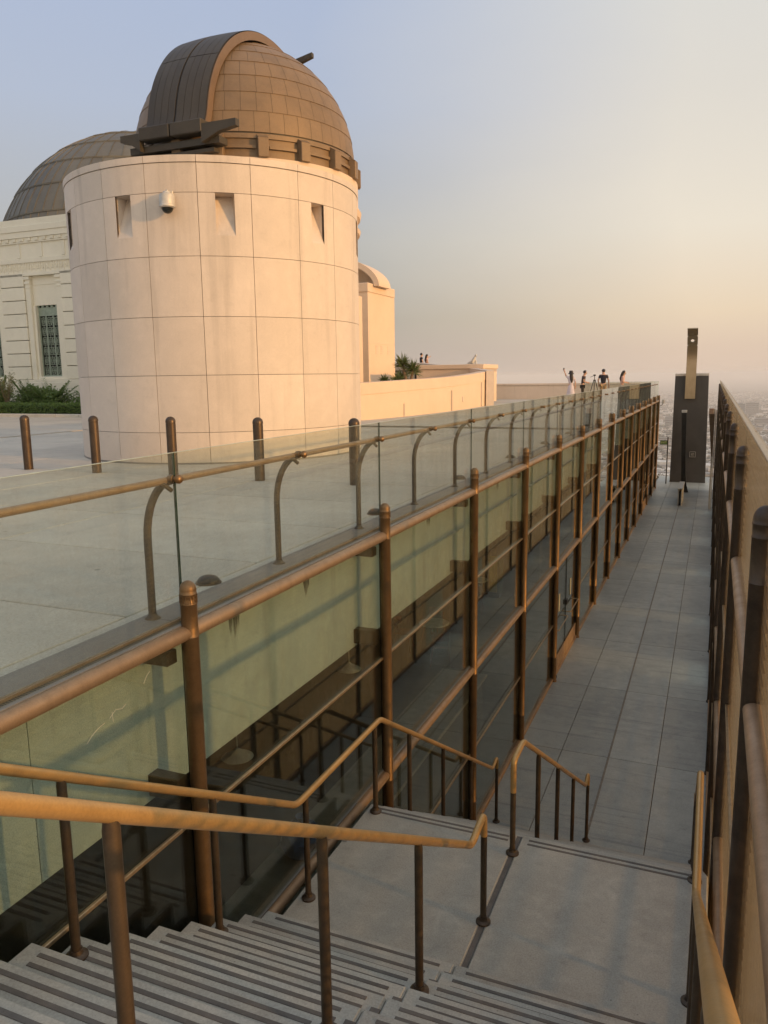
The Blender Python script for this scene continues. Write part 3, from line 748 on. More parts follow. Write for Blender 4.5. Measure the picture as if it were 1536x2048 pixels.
# dome camera on the tower
az = TA+R(-15.2); cx, cy_ = TC[0]+TR*cos(az), TC[1]+TR*sin(az)
pc = thing('security_camera', 'white dome security camera bracketed to the round tower', 'security camera', (cx, cy_, 2.86), az); pc.scale = (.86, .86, .86)
part('bracket', MB().cbox(-.01, .05, -.07, .07, .22, .36, .01).cbox(.02, .20, -.03, .03, .29, .35, .01), M_pale, pc)
part('housing', MB().lathe([(0, .31), (.06, .31), (.075, .28), (.135, .26), (.15, .22), (.15, .06), (.158, .05), (.158, .02), (.12, .0)], 24, (.2, 0, 0)), M_pale, pc)
part('lens_dome', MB().lathe([(.115*cos(pi/2*q/7), .01-.115*sin(pi/2*q/7)) for q in range(0, 8)], 24, (.2, 0, 0)), M_void, pc)

# ------------------------------------------------------------------ telescope dome
DC = bearing(31.9, 34, 0); DZ = 8.5; DR = 4.33
dm = thing('telescope_dome', 'brown copper observatory dome with closed shutter on a round drum behind the tower', 'dome', (DC[0], DC[1], ZP))
z_ = lambda z: z-ZP
part('drum', MB().lathe([(4.40, 0), (4.40, z_(5.7)), (4.52, z_(5.75)), (4.56, z_(5.9)), (4.44, z_(6.0)), (4.44, z_(6.3)), (4.55, z_(6.36)), (4.60, z_(6.6)), (4.50, z_(6.75)), (4.47, z_(6.8)), (4.47, z_(7.7)), (4.1, z_(7.72))], 72), M_cream, dm)
part('inner_shell', MB().lathe([((DR-.012)*cos(R(q)), z_(DZ)+(DR-.012)*sin(R(q))) for q in range(0, 91, 5)], 60), M_copper2, dm)
part('base_ring', MB().lathe([(4.30, z_(7.6)), (4.30, z_(8.52)), (4.36, z_(8.52)), (4.36, z_(8.42)), (4.31, z_(8.40))], 72), M_copper, dm)
bk = MB().cbox(4.28, 4.60, -.19, .19, z_(7.70), z_(8.36), .02); bk.prism([(4.3, z_(8.35)), (4.60, z_(8.35)), (4.3, z_(8.52))], -.19, .19, 'y')
bk = bk.mesh('ring_bracket', False); bk.materials.append(M_copper)
pnl = MB(); arc_box(pnl, 4.28, 4.40, R(3.2), R(16.8), z_(8.02), z_(8.12), 4); arc_box(pnl, 4.28, 4.36, R(2.6), R(17.4), z_(8.36), z_(8.44), 4)
pnl = pnl.mesh('ring_panel', False); pnl.materials.append(M_copper)
for k in range(18):
    a = R(-58.1+7.5+20*k); link('ring_bracket', bk, None, dm, (0, 0, 0), a); link('ring_panel', pnl, None, dm, (0, 0, 0), a)
ROW = 9.4; SW = 1.27
for j in range(9):
    l0, l1 = R(1+ROW*j), R(1+ROW*(j+1)); n = max(6, round(50*cos((l0+l1)/2))); d = 2*pi/n
    pb = MB(); NA, NL = 4, 3; g_ = .006
    vs = []
    for i in range(NL+1):
        la = l0+(l1-l0)*i/NL; rr = DR+.018*(1-i/NL)
        for k in range(NA+1):
            a = -d/2+g_/cos(la)/DR+(d-2*g_/cos(la)/DR)*k/NA; vs.append((rr*cos(la)*cos(a), rr*cos(la)*sin(a), z_(DZ)+rr*sin(la)))
    fs = [(i*(NA+1)+k, i*(NA+1)+k+1, (i+1)*(NA+1)+k+1, (i+1)*(NA+1)+k) for i in range(NL) for k in range(NA)]
    o_ = len(vs)
    for k in range(NA+1):
        a = -d/2+g_/cos(l0)/DR+(d-2*g_/cos(l0)/DR)*k/NA; vs.append(((DR-.02)*cos(l0)*cos(a), (DR-.02)*cos(l0)*sin(a), z_(DZ)+(DR-.02)*sin(l0)))
    fs += [(o_+k, o_+k+1, k+1, k) for k in range(NA)]
    pb.add(vs, fs); me = pb.mesh('copper_panel', True, 30); me.materials.append(M_copper)
    for k in range(n):
        a = d*(k+(.5 if j % 2 else 0)); lm = (l0+l1)/2
        x, y = DR*cos(lm)*cos(a), DR*cos(lm)*sin(a)
        if abs(x) < SW-.35 and y < 1.2: continue
        link('copper_panel', me, None, dm, (0, 0, 0), a)
# shutter: two leaves of ribbed strips raised above the dome, running from the front (-Y) over the crown
HS = 4.60
def arch_strip(x0, x1, rr, th, t0, t1, n=28):
    mb = MB(); vs = []
    for i in range(n+1):
        t = R(t0+(t1-t0)*i/n)
        kick = .16*max(0, 1-(t0+(t1-t0)*i/n-2)/9)**2 if t0 < 5 else 0
        for x, r_ in ((x0, rr-th+kick), (x1, rr-th+kick), (x1, rr+kick-.05*(x1/SW)**2), (x0, rr+kick-.05*(x0/SW)**2)): vs.append((x, -r_*cos(t), z_(DZ)+r_*sin(t)))
    fs = []
    for i in range(n):
        for q in range(4): fs.append((4*i+q, 4*i+(q+1) % 4, 4*i+4+(q+1) % 4, 4*i+4+q))
    fs += [(0, 1, 2, 3), (4*n+3, 4*n+2, 4*n+1, 4*n)]
    return mb.add(vs, fs)
for s_ in (-1, 1):
    lf = part('shutter_leaf', arch_strip(*sorted((s_*.03, s_*(SW-.02))), HS-.03, .30, 3, 112), M_copper2, dm, ang=50)
    wdt = (SW-.05)/4
    for i in range(4):
        x0 = s_*(.04+wdt*i); x1 = s_*(.04+wdt*(i+1)-.014)
        for (a, b) in ((3, 38), (38.4, 76), (76.4, 111)):
            part('shutter_strip', arch_strip(*sorted((x0, x1)), HS, .05, a, b, 12), M_copper2, lf, ang=50)
    part('shutter_side', arch_strip(*sorted((s_*(SW-.018), s_*(SW+.02))), HS-.03, .34, 3, 115, 36), M_edge, dm, ang=50)
    part('shutter_sill', MB().cbox(*sorted((s_*.02, s_*(SW+.06))), -4.98, -4.45, z_(8.36), z_(8.80), .03), M_copper2, dm, smooth=False)
part('seam_rib', arch_strip(-.028, .028, HS-.03, .3, 4, 112), M_black, dm, ang=50)
for x0, x1 in ((-2.15, -1.3), (1.3, 2.70)):
    xi, xo = (x1, x0) if x0 < 0 else (x0, x1)
    part('shutter_rail', MB().prism([(xi, z_(8.62)), (xo, z_(8.62)), (xo, z_(8.40)), ((xi+xo)/2, z_(8.30)), (xi, z_(8.02))], -4.95, -4.72, 'y'), M_copper2, dm, smooth=False)
part('lower_beam', MB().box(-1.9, 1.9, -4.75, -4.25, z_(8.0), z_(8.22)).box(-1.9, 1.6, -4.65, -4.3, z_(7.78), z_(7.9)), M_copper2, dm, smooth=False)
part('rear_rail', MB().prism([(1.2, z_(12.60)), (2.40, z_(12.83)), (2.40, z_(12.66)), (1.9, z_(12.52)), (1.55, z_(12.2)), (1.2, z_(12.0))], 1.3, 1.48, 'y'), M_copper2, dm, smooth=False)
part('rear_block', MB().cbox(.6, 1.35, 1.5, 2.3, z_(12.2), z_(12.72), .03), M_copper, dm, smooth=False)

# ------------------------------------------------------------------ rear planetarium dome
QC = bearing(38.7, 78, 0); QR = 12.8; QZ = 8.75
qd = thing('planetarium_dome', 'large dull copper dome with standing seams behind the white building', 'dome', (QC[0], QC[1], ZP))
part('inner_shell', MB().lathe([((QR-.03)*cos(R(q)), QZ-ZP+(QR-.03)*sin(R(q))) for q in range(-4, 91, 4)], 90), M_grcopper, qd)
part('drum', MB().lathe([(QR+.1, 0), (QR+.1, QZ-ZP-.9), (QR-.05, QZ-ZP-.8)], 90), M_white, qd)
toc = math.atan2(-QC[1], -QC[0])
for j in range(6):
    l0, l1 = R(8.5+11.5*j), R(8.5+11.5*(j+1)); n = max(8, round(84*cos((l0+l1)/2))); d = 2*pi/n
    vs = []; NA, NL = 2, 3
    for i in range(NL+1):
        la = l0+(l1-l0)*i/NL; rr = QR+.06*(1-i/NL)
        for a, h in ((-d/2, .0), (-d/2, .045), (-d/2+.05/QR/cos(l0), .045), (-d/2+.05/QR/cos(l0), 0), (d/2, 0)):
            q = rr+h; vs.append((q*cos(la)*cos(a), q*cos(la)*sin(a), QZ-ZP+q*sin(la)))
    fs = [(i*5+k, i*5+k+1, i*5+k+6, i*5+k+5) for i in range(NL) for k in range(4)]
    o_ = len(vs); vs += [((QR-.05)*cos(l0)*cos(a), (QR-.05)*cos(l0)*sin(a), QZ-ZP+(QR-.05)*sin(l0)) for a in (-d/2, d/2)]; fs += [(o_, o_+1, 4, 0)]
    me = MB().add(vs, fs).mesh('copper_panel', False); me.materials.append(M_grcopper)
    rb = arc_box(MB(), (QR+.02)*cos(l0), (QR+.075)*cos(l0), -d/2, d/2, QZ-ZP+(QR+.02)*sin(l0)-.05, QZ-ZP+(QR+.02)*sin(l0)+.06, 2).mesh('seam_rib', False); rb.materials.append(M_grcopper)
    for k in range(-int(n*.27), int(n*.27)+1): 
        o = link('copper_panel', me, None, qd, (0, 0, 0), toc+d*k); link('seam_rib', rb, None, o)

# ------------------------------------------------------------------ main building (its front stands on Y = 30.5)
YB = 30.5
mbld = thing('observatory_building', 'white stucco building with grooved piers, key fret band and green grille windows', 'building', (-36, YB, ZP))
P_ = lambda n, mb, mat, par=mbld, **k: part(n, mb, mat, par, True, **k)
XR_ = -25.0
P_('rear_mass', MB().box(-62, XR_, 30.95, 48, ZP, 7.5), M_white, smooth=False)
P_('plinth', MB().cbox(-62, XR_, 30.38, 30.9, ZP, .0, .03), M_white, smooth=False)
P_('plinth_cap', MB().cbox(-62, XR_, 30.43, 30.9, .003, .115, .015), M_white, smooth=False)
P_('architrave', MB().box(-62, XR_, 30.50, 30.94, 5.40-.16, 5.385), M_white, smooth=False)
P_('frieze_bed', MB().box(-62, XR_, 30.545, 30.94, 5.388, 5.86), M_white, smooth=False)
P_('frieze_cap', MB().cbox(-62, XR_, 30.49, 30.94, 5.863, 6.08, .012), M_white, smooth=False)
P_('attic', MB().box(-62, XR_, 30.53, 30.94, 6.083, 6.80), M_white, smooth=False)
P_('cornice', MB().box(-62, XR_, 30.46, 30.94, 6.803, 6.86).box(-62, XR_, 30.40, 30.94, 7.05, 7.32).box(-62, XR_, 30.46, 30.94, 6.864, 7.046), M_white, smooth=False)
P_('coping', MB().cbox(-62, XR_, 30.36, 31.0, 7.323, 7.62, .02).box(-62, XR_, 30.40, 31.0, 7.623, 7.92), M_white, smooth=False)
dn = MB().cbox(0, .22, -.05, 0, 0, .14, .006)
for q in range(3): dn.box(.01, .21, -.056, -.05, .02+.045*q, .045+.045*q)
dn = dn.mesh('dentil', False); dn.materials.append(M_white)
x = -44.0
while x < -25.5: link('dentil', dn, None, mbld, (x+36, 30.458-YB, 6.885-ZP)); x += .49
fk = MB(); s = .306
for (a, b, c_, d_) in ((0, .022, 0, .47), (0, .21, .448, .47), (.19, .212, .16, .47), (.095, .212, .16, .185), (.095, .117, .16, .31), (0, .306, 0, .022)):
    fk.box(a, b, -.03, 0, c_, d_)
fk = fk.mesh('fret_key', False); fk.materials.append(M_white)
x = -44.0
while x < -25.4: link('fret_key', fk, None, mbld, (x+36, 30.544-YB, 5.389-ZP)); x += s
PER = 3.97; WC = [-31.13-PER*k for k in range(-1, 4)]
blk = MB().cbox(0, 1.56, -.03, .38, .016, .657-.016, .02).mesh('stone_block', False); blk.materials.append(M_white)
unit = MB()
for (a, b, c_, d_) in ((.02, .26, .03, .05), (.02, .26, .40, .42), (.02, .04, .05, .40), (.24, .26, .05, .40), (.085, .195, .12, .14), (.085, .195, .31, .33), (.085, .105, .14, .31), (.175, .195, .14, .31), (0, .28, .215, .232), (.132, .148, 0, .12), (.132, .148, .33, .46)):
    unit.box(a, b, -.03, .01, c_, d_)
unit = unit.mesh('grille_unit', False); unit.materials.append(M_grille)
for c in WC:
    for j in range(8):
        link('stone_block', blk, None, mbld, (c+1.205+36, 30.53-YB, .118+.657*j-ZP))
    for sx in (-1, 1):
        x0, x1 = sorted((c+sx*.86, c+sx*1.18))
        P_('pilaster', MB().cbox(x0, x1, 30.56, 30.93, .118, 5.235, .02), M_white, smooth=False)
        P_('pilaster_cap', MB().cbox(x0-.02, x1+.02, 30.52, 30.93, 4.85, 4.95, .01).cbox(x0-.01, x1+.01, 30.54, 30.93, 4.65, 4.70, .01).cbox(x0-.03, x1+.03, 30.50, 30.93, 5.06, 5.20, .01), M_white, smooth=False)
    P_('window_sill', MB().cbox(c-.85, c+.85, 30.60, 30.93, .118, .27, .015), M_white, smooth=False)
    P_('spandrel', MB().box(c-.855, c+.855, 30.74, 30.94, 3.80, 5.235), M_white, smooth=False)
    P_('spandrel_frieze', MB().box(c-.80, c+.80, 30.715, 30.738, 4.80, 5.14), M_white, smooth=False)
    wd = P_('window', MB().box(c-.69, c+.69, 30.90, 30.94, .28, 3.79), M_void, smooth=False)
    fr = MB()
    for x in (-.69, -.235, .235, .66): fr.box(c+x-.025 if x > -.6 else c+x, c+x+.05 if x > -.6 else c+x+.06, 30.82, 30.87, .28, 3.35)
    fr.box(c-.69, c+.71, 30.815, 30.875, .275, .34).box(c-.69, c+.71, 30.815, 30.875, 3.28, 3.36).box(c-.69, c+.71, 30.83, 30.872, 3.36, 3.70)
    for q in range(5): fr.box(c-.74+.30*q, c-.60+.30*q, 30.80, 30.875, 3.70, 3.80)
    fr.v = [(a+36, b-YB, d-ZP) for a, b, d in fr.v]; f_ = part('window_frame', fr, M_grille, wd, smooth=False)
    for i, x in enumerate((-.56, -.185, .075, .33)):
        for j in range(6): link('grille_unit', unit, None, f_, (c+x+36, 30.86-YB, .345+.487*j-ZP))
    P_('jamb', MB().box(c-.855, c-.70, 30.66, 30.94, .272, 3.79).box(c+.70, c+.855, 30.66, 30.94, .272, 3.79), M_white, smooth=False)
x = -44.2
while x < -25.5:
    P_('attic_strip', MB().cbox(x, x+.22, 30.49, 30.535, 6.10, 6.79, .01).box(x+.05, x+.17, 30.475, 30.489, 6.0, 6.08), M_white, smooth=False); x += 1.32*1.1

# ------------------------------------------------------------------ rotunda behind the tower: lit blocks and curved gallery
rt_ = thing('rotunda_block', 'sunlit cream stucco block under a shallow rounded vault, right of the tower', 'building', (-20, 44, ZP))
Q_ = lambda n, mb, mat=M_cream, **k: part(n, mb, mat, rt_, True, **k)
Q_('main_block', MB().box(-22.5, -19.35, 43.9, 48.15, ZP, 5.02), smooth=False)
Q_('block_cap', MB().cbox(-22.6, -19.30, 43.85, 48.13, 5.023, 5.56, .03), smooth=False)
Q_('vent_panel', MB().box(-19.35, -19.335, 44.0, 48.1, 2.06, 2.085), M_stone, smooth=False)
for i, y in enumerate((45.0, 45.8, 46.9)):
    for q in range(4): Q_('vent_slot', MB().box(-19.349, -19.33, y, y+.35, 1.45+.14*q, 1.50+.14*q), M_stone, smooth=False)
Q_('side_block', MB().box(-22.4, -18.42, 36.0, 41.0, ZP, 3.1), smooth=False)
Q_('side_wall', MB().box(-22.4, -18.42, 40.2, 41.0, 3.1, 4.45).box(-22.4, -18.42, 36.0, 39.4, 3.1, 4.45).box(-22.4, -18.42, 39.4, 40.2, 4.25, 4.45), smooth=False)
# open-ended vault over the terrace behind the block: elliptical shell running along Y
VC, VZ, VA, VB = -24.9, 5.42, 6.0, 2.3
def vault(y0, y1, o0, o1, n=30):
    vs = []
    for i in range(n+1):
        a = pi*i/n
        for o, y in ((o0, y0), (o1, y0), (o1, y1), (o0, y1)): vs.append((VC+(VA+o)*cos(a), y, VZ+(VB+o)*sin(a)))
    fs = []
    for i in range(n):
        for q in range(4): fs.append((4*i+q, 4*i+(q+1) % 4, 4*i+4+(q+1) % 4, 4*i+4+q))
    fs += [(0, 1, 2, 3), (4*n+3, 4*n+2, 4*n+1, 4*n)]
    return MB().add(vs, fs)
Q_('vault_shell', vault(44.9, 46.6, -.30, -.06), M_cream, ang=50)
Q_('vault_rim', vault(44.6, 44.897, -.34, .0), M_cream, ang=50)
Q_('vault_rib', vault(44.75, 44.95, -.42, -.345), M_stone, ang=50)
Q_('vault_wall', MB().prism([(VC+(VA-.32)*cos(pi*i/24), VZ+(VB-.32)*sin(pi*i/24)) for i in range(25)], 46.3, 46.55, 'y'), M_stone, smooth=False)
for y, x, z in ((45.5, -21.1, 6.55), (45.9, -20.1, 6.2)):
    Q_('vault_lamp', MB().lathe([(0, 0), (.05, 0), (.05, .42), (0, .42)], 10, (x, y, z)), M_black)

# ------------------------------------------------------------------ curved terrace walls and end parapet
cw = thing('curved_wall', 'sunlit curved stucco retaining wall right of the tower', 'wall', (-10.7, 33, ZP))
cpts = [(-14.6, 18.5), (-13.2, 21), (-12.2, 23.5), (-11.4, 26), (-10.95, 28.5), (-10.72, 31), (-10.62, 33.5), (-10.62, 36), (-10.7, 38), (-10.82, 40)]
ct = [-.36, -.3, -.24, -.17, -.11, -.06, 0, .09, .17, .27]
W_ = lambda n, mb, mat=M_cream, **k: part(n, mb, mat, cw, True, **k)
W_('wall_body', MB().wall(cpts, [z-.42 for z in ct], ZP, .42), ang=50)
W_('wall_coping', MB().wall([(x+.02, y) for x, y in cpts], ct, [z-.416 for z in ct], .46), ang=50)
for y, x, z0, z1 in ((28.2, -10.98, -1.48, -1.0), (33, -10.60, -1.48, -.6), (38, -10.66, -1.48, -.3)):
    W_('expansion_joint', MB().box(x-.1, x+.024, y, y+.018, z0, z1), M_stone, smooth=False)
W_('wall_socket', MB().cbox(-10.70, -10.59, 34.6, 34.75, -1.15, -.9, .01), M_stone, smooth=False)
iw = thing('terrace_wall', 'shaded concave terrace parapet with a wall rail, curving behind the sunlit wall', 'wall', (-15, 50, ZP))
ipts = []; itop = []
for i in range(13):
    b = 15.35+ (24-15.35)*i/12; d = 40.3+ (62-40.3)*(1-(1-i/12)**1.9); z = .27+(1.02-.27)*min(1, i/7)
    p_ = bearing(b, d); ipts.append((p_[0], p_[1])); itop.append(z)
V_ = lambda n, mb, mat=M_stone, **k: part(n, mb, mat, iw, True, **k)
V_('wall_body', MB().wall(ipts, itop, ZP, -.4), ang=50)
rp = []
for i, (x, y) in enumerate(ipts):
    d = math.hypot(x, y); rp.append((x*(1-.12/d), y*(1-.12/d), itop[i]-.55))
V_('wall_rail', MB().tube(rp[1:], .035, 8), M_dark)
for i in range(1, 13, 1): V_('rail_bracket', MB().tube([rp[i], (ipts[i][0], ipts[i][1], rp[i][2]-.12)], .02, 6), M_dark)
for i in (3, 5, 7, 9): V_('drain_slot', MB().box(rp[i][0]-.09, rp[i][0]+.09, rp[i][1]-.02, rp[i][1]+.3, rp[i][2]-.75, rp[i][2]-.22), M_black, smooth=False)
pier = thing('terrace_pier', 'sunlit square pier with a dentil course at the end of the terrace', 'pier', (-14, 45, ZP))
part('shaft', MB().box(-16.2, -12.2, 43.7, 46.8, ZP, .42), M_cream, pier, True, smooth=False)
part('cap', MB().cbox(-16.3, -12.13, 43.62, 46.9, .423, .67, .02), M_cream, pier, True, smooth=False)
for q in range(14): part('dentil', MB().box(-12.199, -12.16, 43.85+.21*q, 43.96+.21*q, .26, .40), M_stone, pier, True, smooth=False)
pw = thing('end_parapet', 'low plain parapet wall across the far end of the plaza behind the standing people', 'wall', (-8, 50, ZP))
part('wall_body', MB().box(-16, -3.2, 50, 50.35, ZP, -.62), M_stone, pw, True, smooth=False)
part('wall_cap', MB().cbox(-16, -3.15, 49.94, 50.4, -.617, -.50, .012), M_stone, pw, True, smooth=False)

# ------------------------------------------------------------------ planting by the building
def leaf(mb, p, d, l, w, n=None):
    d = Vector(d).normalized(); p = Vector(p)
    s_ = d.cross(n or Vector((random.gauss(0, 1), random.gauss(0, 1), random.gauss(0, 1)))).normalized()*w/2
    q = p+d*l
    mb.add([p, p+d*l*.45+s_, q, p+d*l*.45-s_], [(0, 1, 2, 3)])
def rdir(zb=0):
    return Vector((random.gauss(0, 1), random.gauss(0, 1), random.gauss(zb, 1)))
struct('planting_bed', MB().box(-44, -24.6, 25.95, 30.37, ZP-.2, ZP+.06), M_soil)
kb2 = thing('garden_kerb', 'grey concrete kerb in front of the clipped hedge', 'kerb', (-34, 25.8, ZP))
x = -44
while x < -24.7: part('kerb_stone', MB().cbox(x+.005, x+1.8-.005, 25.6, 25.94, ZP-.1, ZP+.13, .02), M_plaza, kb2, True, smooth=False); x += 1.8
hd = thing('clipped_hedge', 'low clipped green hedge in front of the white building', 'hedge', (-34, 26.8, ZP))
hb = MB()
for i in range(16000):
    u, v, w = random.uniform(-41, -24.7), random.uniform(26.35, 27.25), random.uniform(ZP+.1, -.98)
    f = random.random()
    if f < .45: w = -.98+random.gauss(0, .025)
    elif f < .9: v = 26.35+random.gauss(0, .03)
    leaf(hb, (u, v, w), rdir(.4), .075, .045)
part('foliage', hb, M_leafd, hd, True, smooth=False)
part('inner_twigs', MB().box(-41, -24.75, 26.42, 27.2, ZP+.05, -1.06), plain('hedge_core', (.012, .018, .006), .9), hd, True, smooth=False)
def frond_plant(label, x, y, h, nf, mat, spread=1.0, name='fern_bush'):
    th = thing(name, label, 'plant', (x, y, ZP+.05)); mb = MB(); sb = MB()
    for i in range(nf):
        a = random.uniform(0, 2*pi); e = random.uniform(.35, 1.35); L = h*random.uniform(.75, 1.15); pts = []
        for k in range(9):
            t = k/8; r = L*spread*t*cos(e)*(1+.25*t); z = L*(t*sin(e)-.35*t*t*cos(e)); pts.append(Vector((r*cos(a), r*sin(a), max(.02, z))))
        sb.tube(pts, [.012*(1-.8*k/8)+.002 for k in range(9)], 5, False)
        for k in range(1, 9):
            d = (pts[k]-pts[k-1]).normalized(); sd = d.cross(Vector((0, 0, 1))).normalized()
            for q in range(3):
                o = pts[k-1].lerp(pts[k], q/3)
                for s_ in (-1, 1): leaf(mb, o, d*.6+sd*s_+Vector((0, 0, random.uniform(-.2, .3))), .20*h*(1-.6*k/9)+.03, .075, Vector((0, 0, 1)))
    for i in range(1300):
        d = rdir(.5).normalized(); rr = (random.random()**.4)*(1+.3*sin(5*d.x+h)*cos(4*d.y))
        leaf(mb, (d.x*rr*h*.5*spread, d.y*rr*h*.4, max(.05, h*.30+d.z*rr*h*.38)), rdir(.3), .16, .07)
    part('fronds', mb, mat, th, smooth=False); part('stalks', sb, mat, th); return th
frond_plant('dark drooping fern bush behind the hedge at the left edge', -35.6, 28.1, 1.75, 34, M_leafm, 1.15)
frond_plant('feathery fern bush under the grille window', -32.7, 28.6, 1.85, 40, M_leafm, .8)
frond_plant('upright fern bush beside the bare stemmed shrub', -30.6, 28.7, 1.8, 36, M_leafm, .75)
frond_plant('broad fern bush against the tower edge behind the hedge', -28.9, 28.3, 1.7, 40, M_leafm, 1.1)
frond_plant('low green fern bush far left behind the hedge', -38.2, 28.2, 1.6, 34, M_leafm, 1.1)
frond_plant('fern bush hidden behind the tower foot', -26.6, 28.3, 1.3, 22, M_leafm, 1.1)
sh = thing('flowering_shrub', 'bare stemmed shrub with sparse yellow leaves under the grille window', 'shrub', (-31.5, 28.1, ZP+.05))
sb = MB(); lb = MB()
for i in range(11):
    a = random.uniform(0, 2*pi); L = random.uniform(1.35, 1.85); tip = Vector((cos(a)*.55*random.uniform(.3, 1.1), sin(a)*.4, L)); pts = []
    for k in range(7):
        t = k/6; pts.append(Vector((tip.x*t**1.4+random.gauss(0, .012), tip.y*t**1.4, L*t)))
    sb.tube(pts, [.022*(1-.8*k/6) for k in range(7)], 6)
    for q in range(75):
        t = random.uniform(.55, 1.05); c = Vector((tip.x*t**1.4, tip.y*t**1.4, L*t)); leaf(lb, c+Vector((random.gauss(0, .09), random.gauss(0, .09), random.gauss(0, .09))), rdir(), .075, .04)
part('stem', sb, M_bark, sh); part('foliage', lb, M_leafy, sh, smooth=False)

def yucca(label, x, y, z, heads, group='yuccas behind the curved wall'):
    th = thing('yucca', label, 'yucca', (x, y, z), 0, group)
    for (dx, dy, h, r) in heads:
        tr_ = part('trunk', MB().tube([(0, 0, 0), (dx*.3, dy*.3, h*.45), (dx*.8, dy*.8, h*.85), (dx, dy, h)], [.085, .07, .065, .05], 9), M_bark, th)
        cb = MB()
        for i in range(150):
            d = Vector((random.gauss(0, 1), random.gauss(0, 1), random.gauss(.55, .8))).normalized()
            if d.z < -.6: d.z *= .3
            leaf(cb, (dx, dy, h+random.uniform(-.16, .1)), d, r*random.uniform(.8, 1.1), .045)
        part('leaf_rosette', cb, M_yucca, th, smooth=False)
p_ = bearing(20.95, 37, -1.0)
yucca('tall yucca with two leafy heads right of the sunlit block', *p_, [(-.28, 0, 1.62, .52), (.22, .1, 1.35, .50), (-.5, .5, 1.0, .42)])
yucca('small yucca rosette left of the tall one, just above the curved wall', *bearing(22.65, 35, -1.0), [(0, 0, .80, .36)])
yucca('small yucca rosette at the foot of the tall yucca', *bearing(21.75, 35.5, -1.0), [(0, 0, .82, .42)])
struct('planter_bed', MB().prism([(-20, 31), (-11.35, 27), (-11.0, 33), (-11.1, 39.2), (-19.2, 42)], ZP, -1.0, 'z'), M_soil)
def bush(label, x, y, z, r, n, mat, name='scrub_bush', group=None):
    th = thing(name, label, 'bush', (x, y, z), 0, group); lb = MB(); sb = MB()
    for i in range(n):
        d = rdir(.35).normalized(); rr = r*(random.random()**.35)*(1+.25*sin(d.x*5+d.y*3)); c = Vector((d.x*rr, d.y*rr, max(.05, .55*r+d.z*rr*.75))); leaf(lb, c, rdir(), .13, .07)
    for i in range(7):
        a = random.uniform(0, 2*pi); sb.tube([(0, 0, 0), (cos(a)*r*.3, sin(a)*r*.3, r*.5), (cos(a)*r*.7, sin(a)*r*.7, r)], [.05, .03, .01], 5)
    part('foliage', lb, mat, th, smooth=False); part('stem', sb, M_bark, th); return th
bush('olive scrub bush just past the corridor end, left of the dark pylon', -3.35, 57, hill_z(-3.35, 57)-.1, 1.9, 3200, M_scrub)
bush('scrub bush low on the slope behind the exit sign', -1.4, 60, hill_z(-1.4, 60)-.2, 1.5, 2000, M_scrub)
bush('scrub bush on the slope right of the dark pylon', .9, 66, hill_z(.9, 66)-.2, 1.6, 2000, M_scrub)

# ------------------------------------------------------------------ pylon with the meridian arm
py = thing('meridian_pylon', 'tall dark granite slab with a bronze sighting arm at the corridor end', 'pylon', (-1.28, 51.5, ZF))
mb = MB(); lo = [(-2.30, 51.3), (-.25, 51.3), (-.25, 51.85), (-2.30, 51.85)]; hi = [(-2.27, 51.6), (-.37, 51.6), (-.37, 52.0), (-2.27, 52.0)]
mb.add([(x, y, ZF) for x, y in lo]+[(x, y, -.16) for x, y in hi], [(3, 2, 1, 0), (4, 5, 6, 7), (0, 1, 5, 4), (1, 2, 6, 5), (2, 3, 7, 6), (3, 0, 4, 7)])
part('slab', mb, M_granite, py, True, smooth=False)
part('slab_cap', MB().cbox(-2.275, -.365, 51.58, 52.02, -.158, -.01, .01), M_pale, py, True, smooth=False)
ap = []
for i in range(30):
    t = i/29
    if t < .55: ap.append((51.22, -1.52+(.75+1.52)*t/.55))
    else:
        u = (t-.55)/.45; a = u*R(68); ap.append((51.22-1.95*(1-cos(a)), .75+1.95*sin(a)))
def plate(x0, x1, i0, i1):
    m_ = MB(); vs = []
    for i in range(i0, i1+1):
        y, z = ap[i]; y2, z2 = ap[min(i+1, 29)]; y1, z1 = ap[max(i-1, 0)]; d = Vector((0, y2-y1, z2-z1)).normalized(); nn = Vector((0, d.z, -d.y))*.05
        vs += [(x0, y, z), (x1, y, z), (x1, y+nn.y, z+nn.z), (x0, y+nn.y, z+nn.z)]
    n = i1-i0; fs = []
    for i in range(n):
        for q in range(4): fs.append((4*i+q, 4*i+(q+1) % 4, 4*i+4+(q+1) % 4, 4*i+4+q))
    fs += [(0, 1, 2, 3), (4*n+3, 4*n+2, 4*n+1, 4*n)]
    return m_.add(vs, fs)
X0, X1 = -1.66, -1.08
ar = plate(X0, X1, 0, 21)
a = plate(X0, X1, 25, 29); ar.add(a.v, a.f)
ya, za = ap[21]; yb_, zb_ = ap[25]; dd = Vector((0, yb_-ya, zb_-za)); nn = Vector((0, dd.z, -dd.y)).normalized()*.05; vs = []; NH = 24
for k in range(NH):      # flat piece with the round sighting hole
    a = 2*pi*(k+.5)/NH; c_, s_ = cos(a), sin(a); m_ = max(abs(c_), abs(s_))
    for (u, w) in ((c_*.10, s_*.10/dd.length), (c_/m_*(X1-X0)/2, s_/m_*.5)):
        for q in (0, 1): vs.append(Vector(((X0+X1)/2+u, ya, za))+dd*(.5+w)+nn*q)
fs = []
for k in range(NH):
    a, b = 4*k, 4*((k+1) % NH); fs += [(a, a+2, b+2, b), (a+1, b+1, b+3, a+3), (a, b, b+1, a+1), (a+2, a+3, b+3, b+2)]
ar.add(vs, fs)
part('sighting_arm', ar, M_plate, py, True, ang=40)
part('arm_mount', MB().box(-1.55, -1.2, 51.27, 51.7, -1.4, -.2), M_dark, py, True, smooth=False)
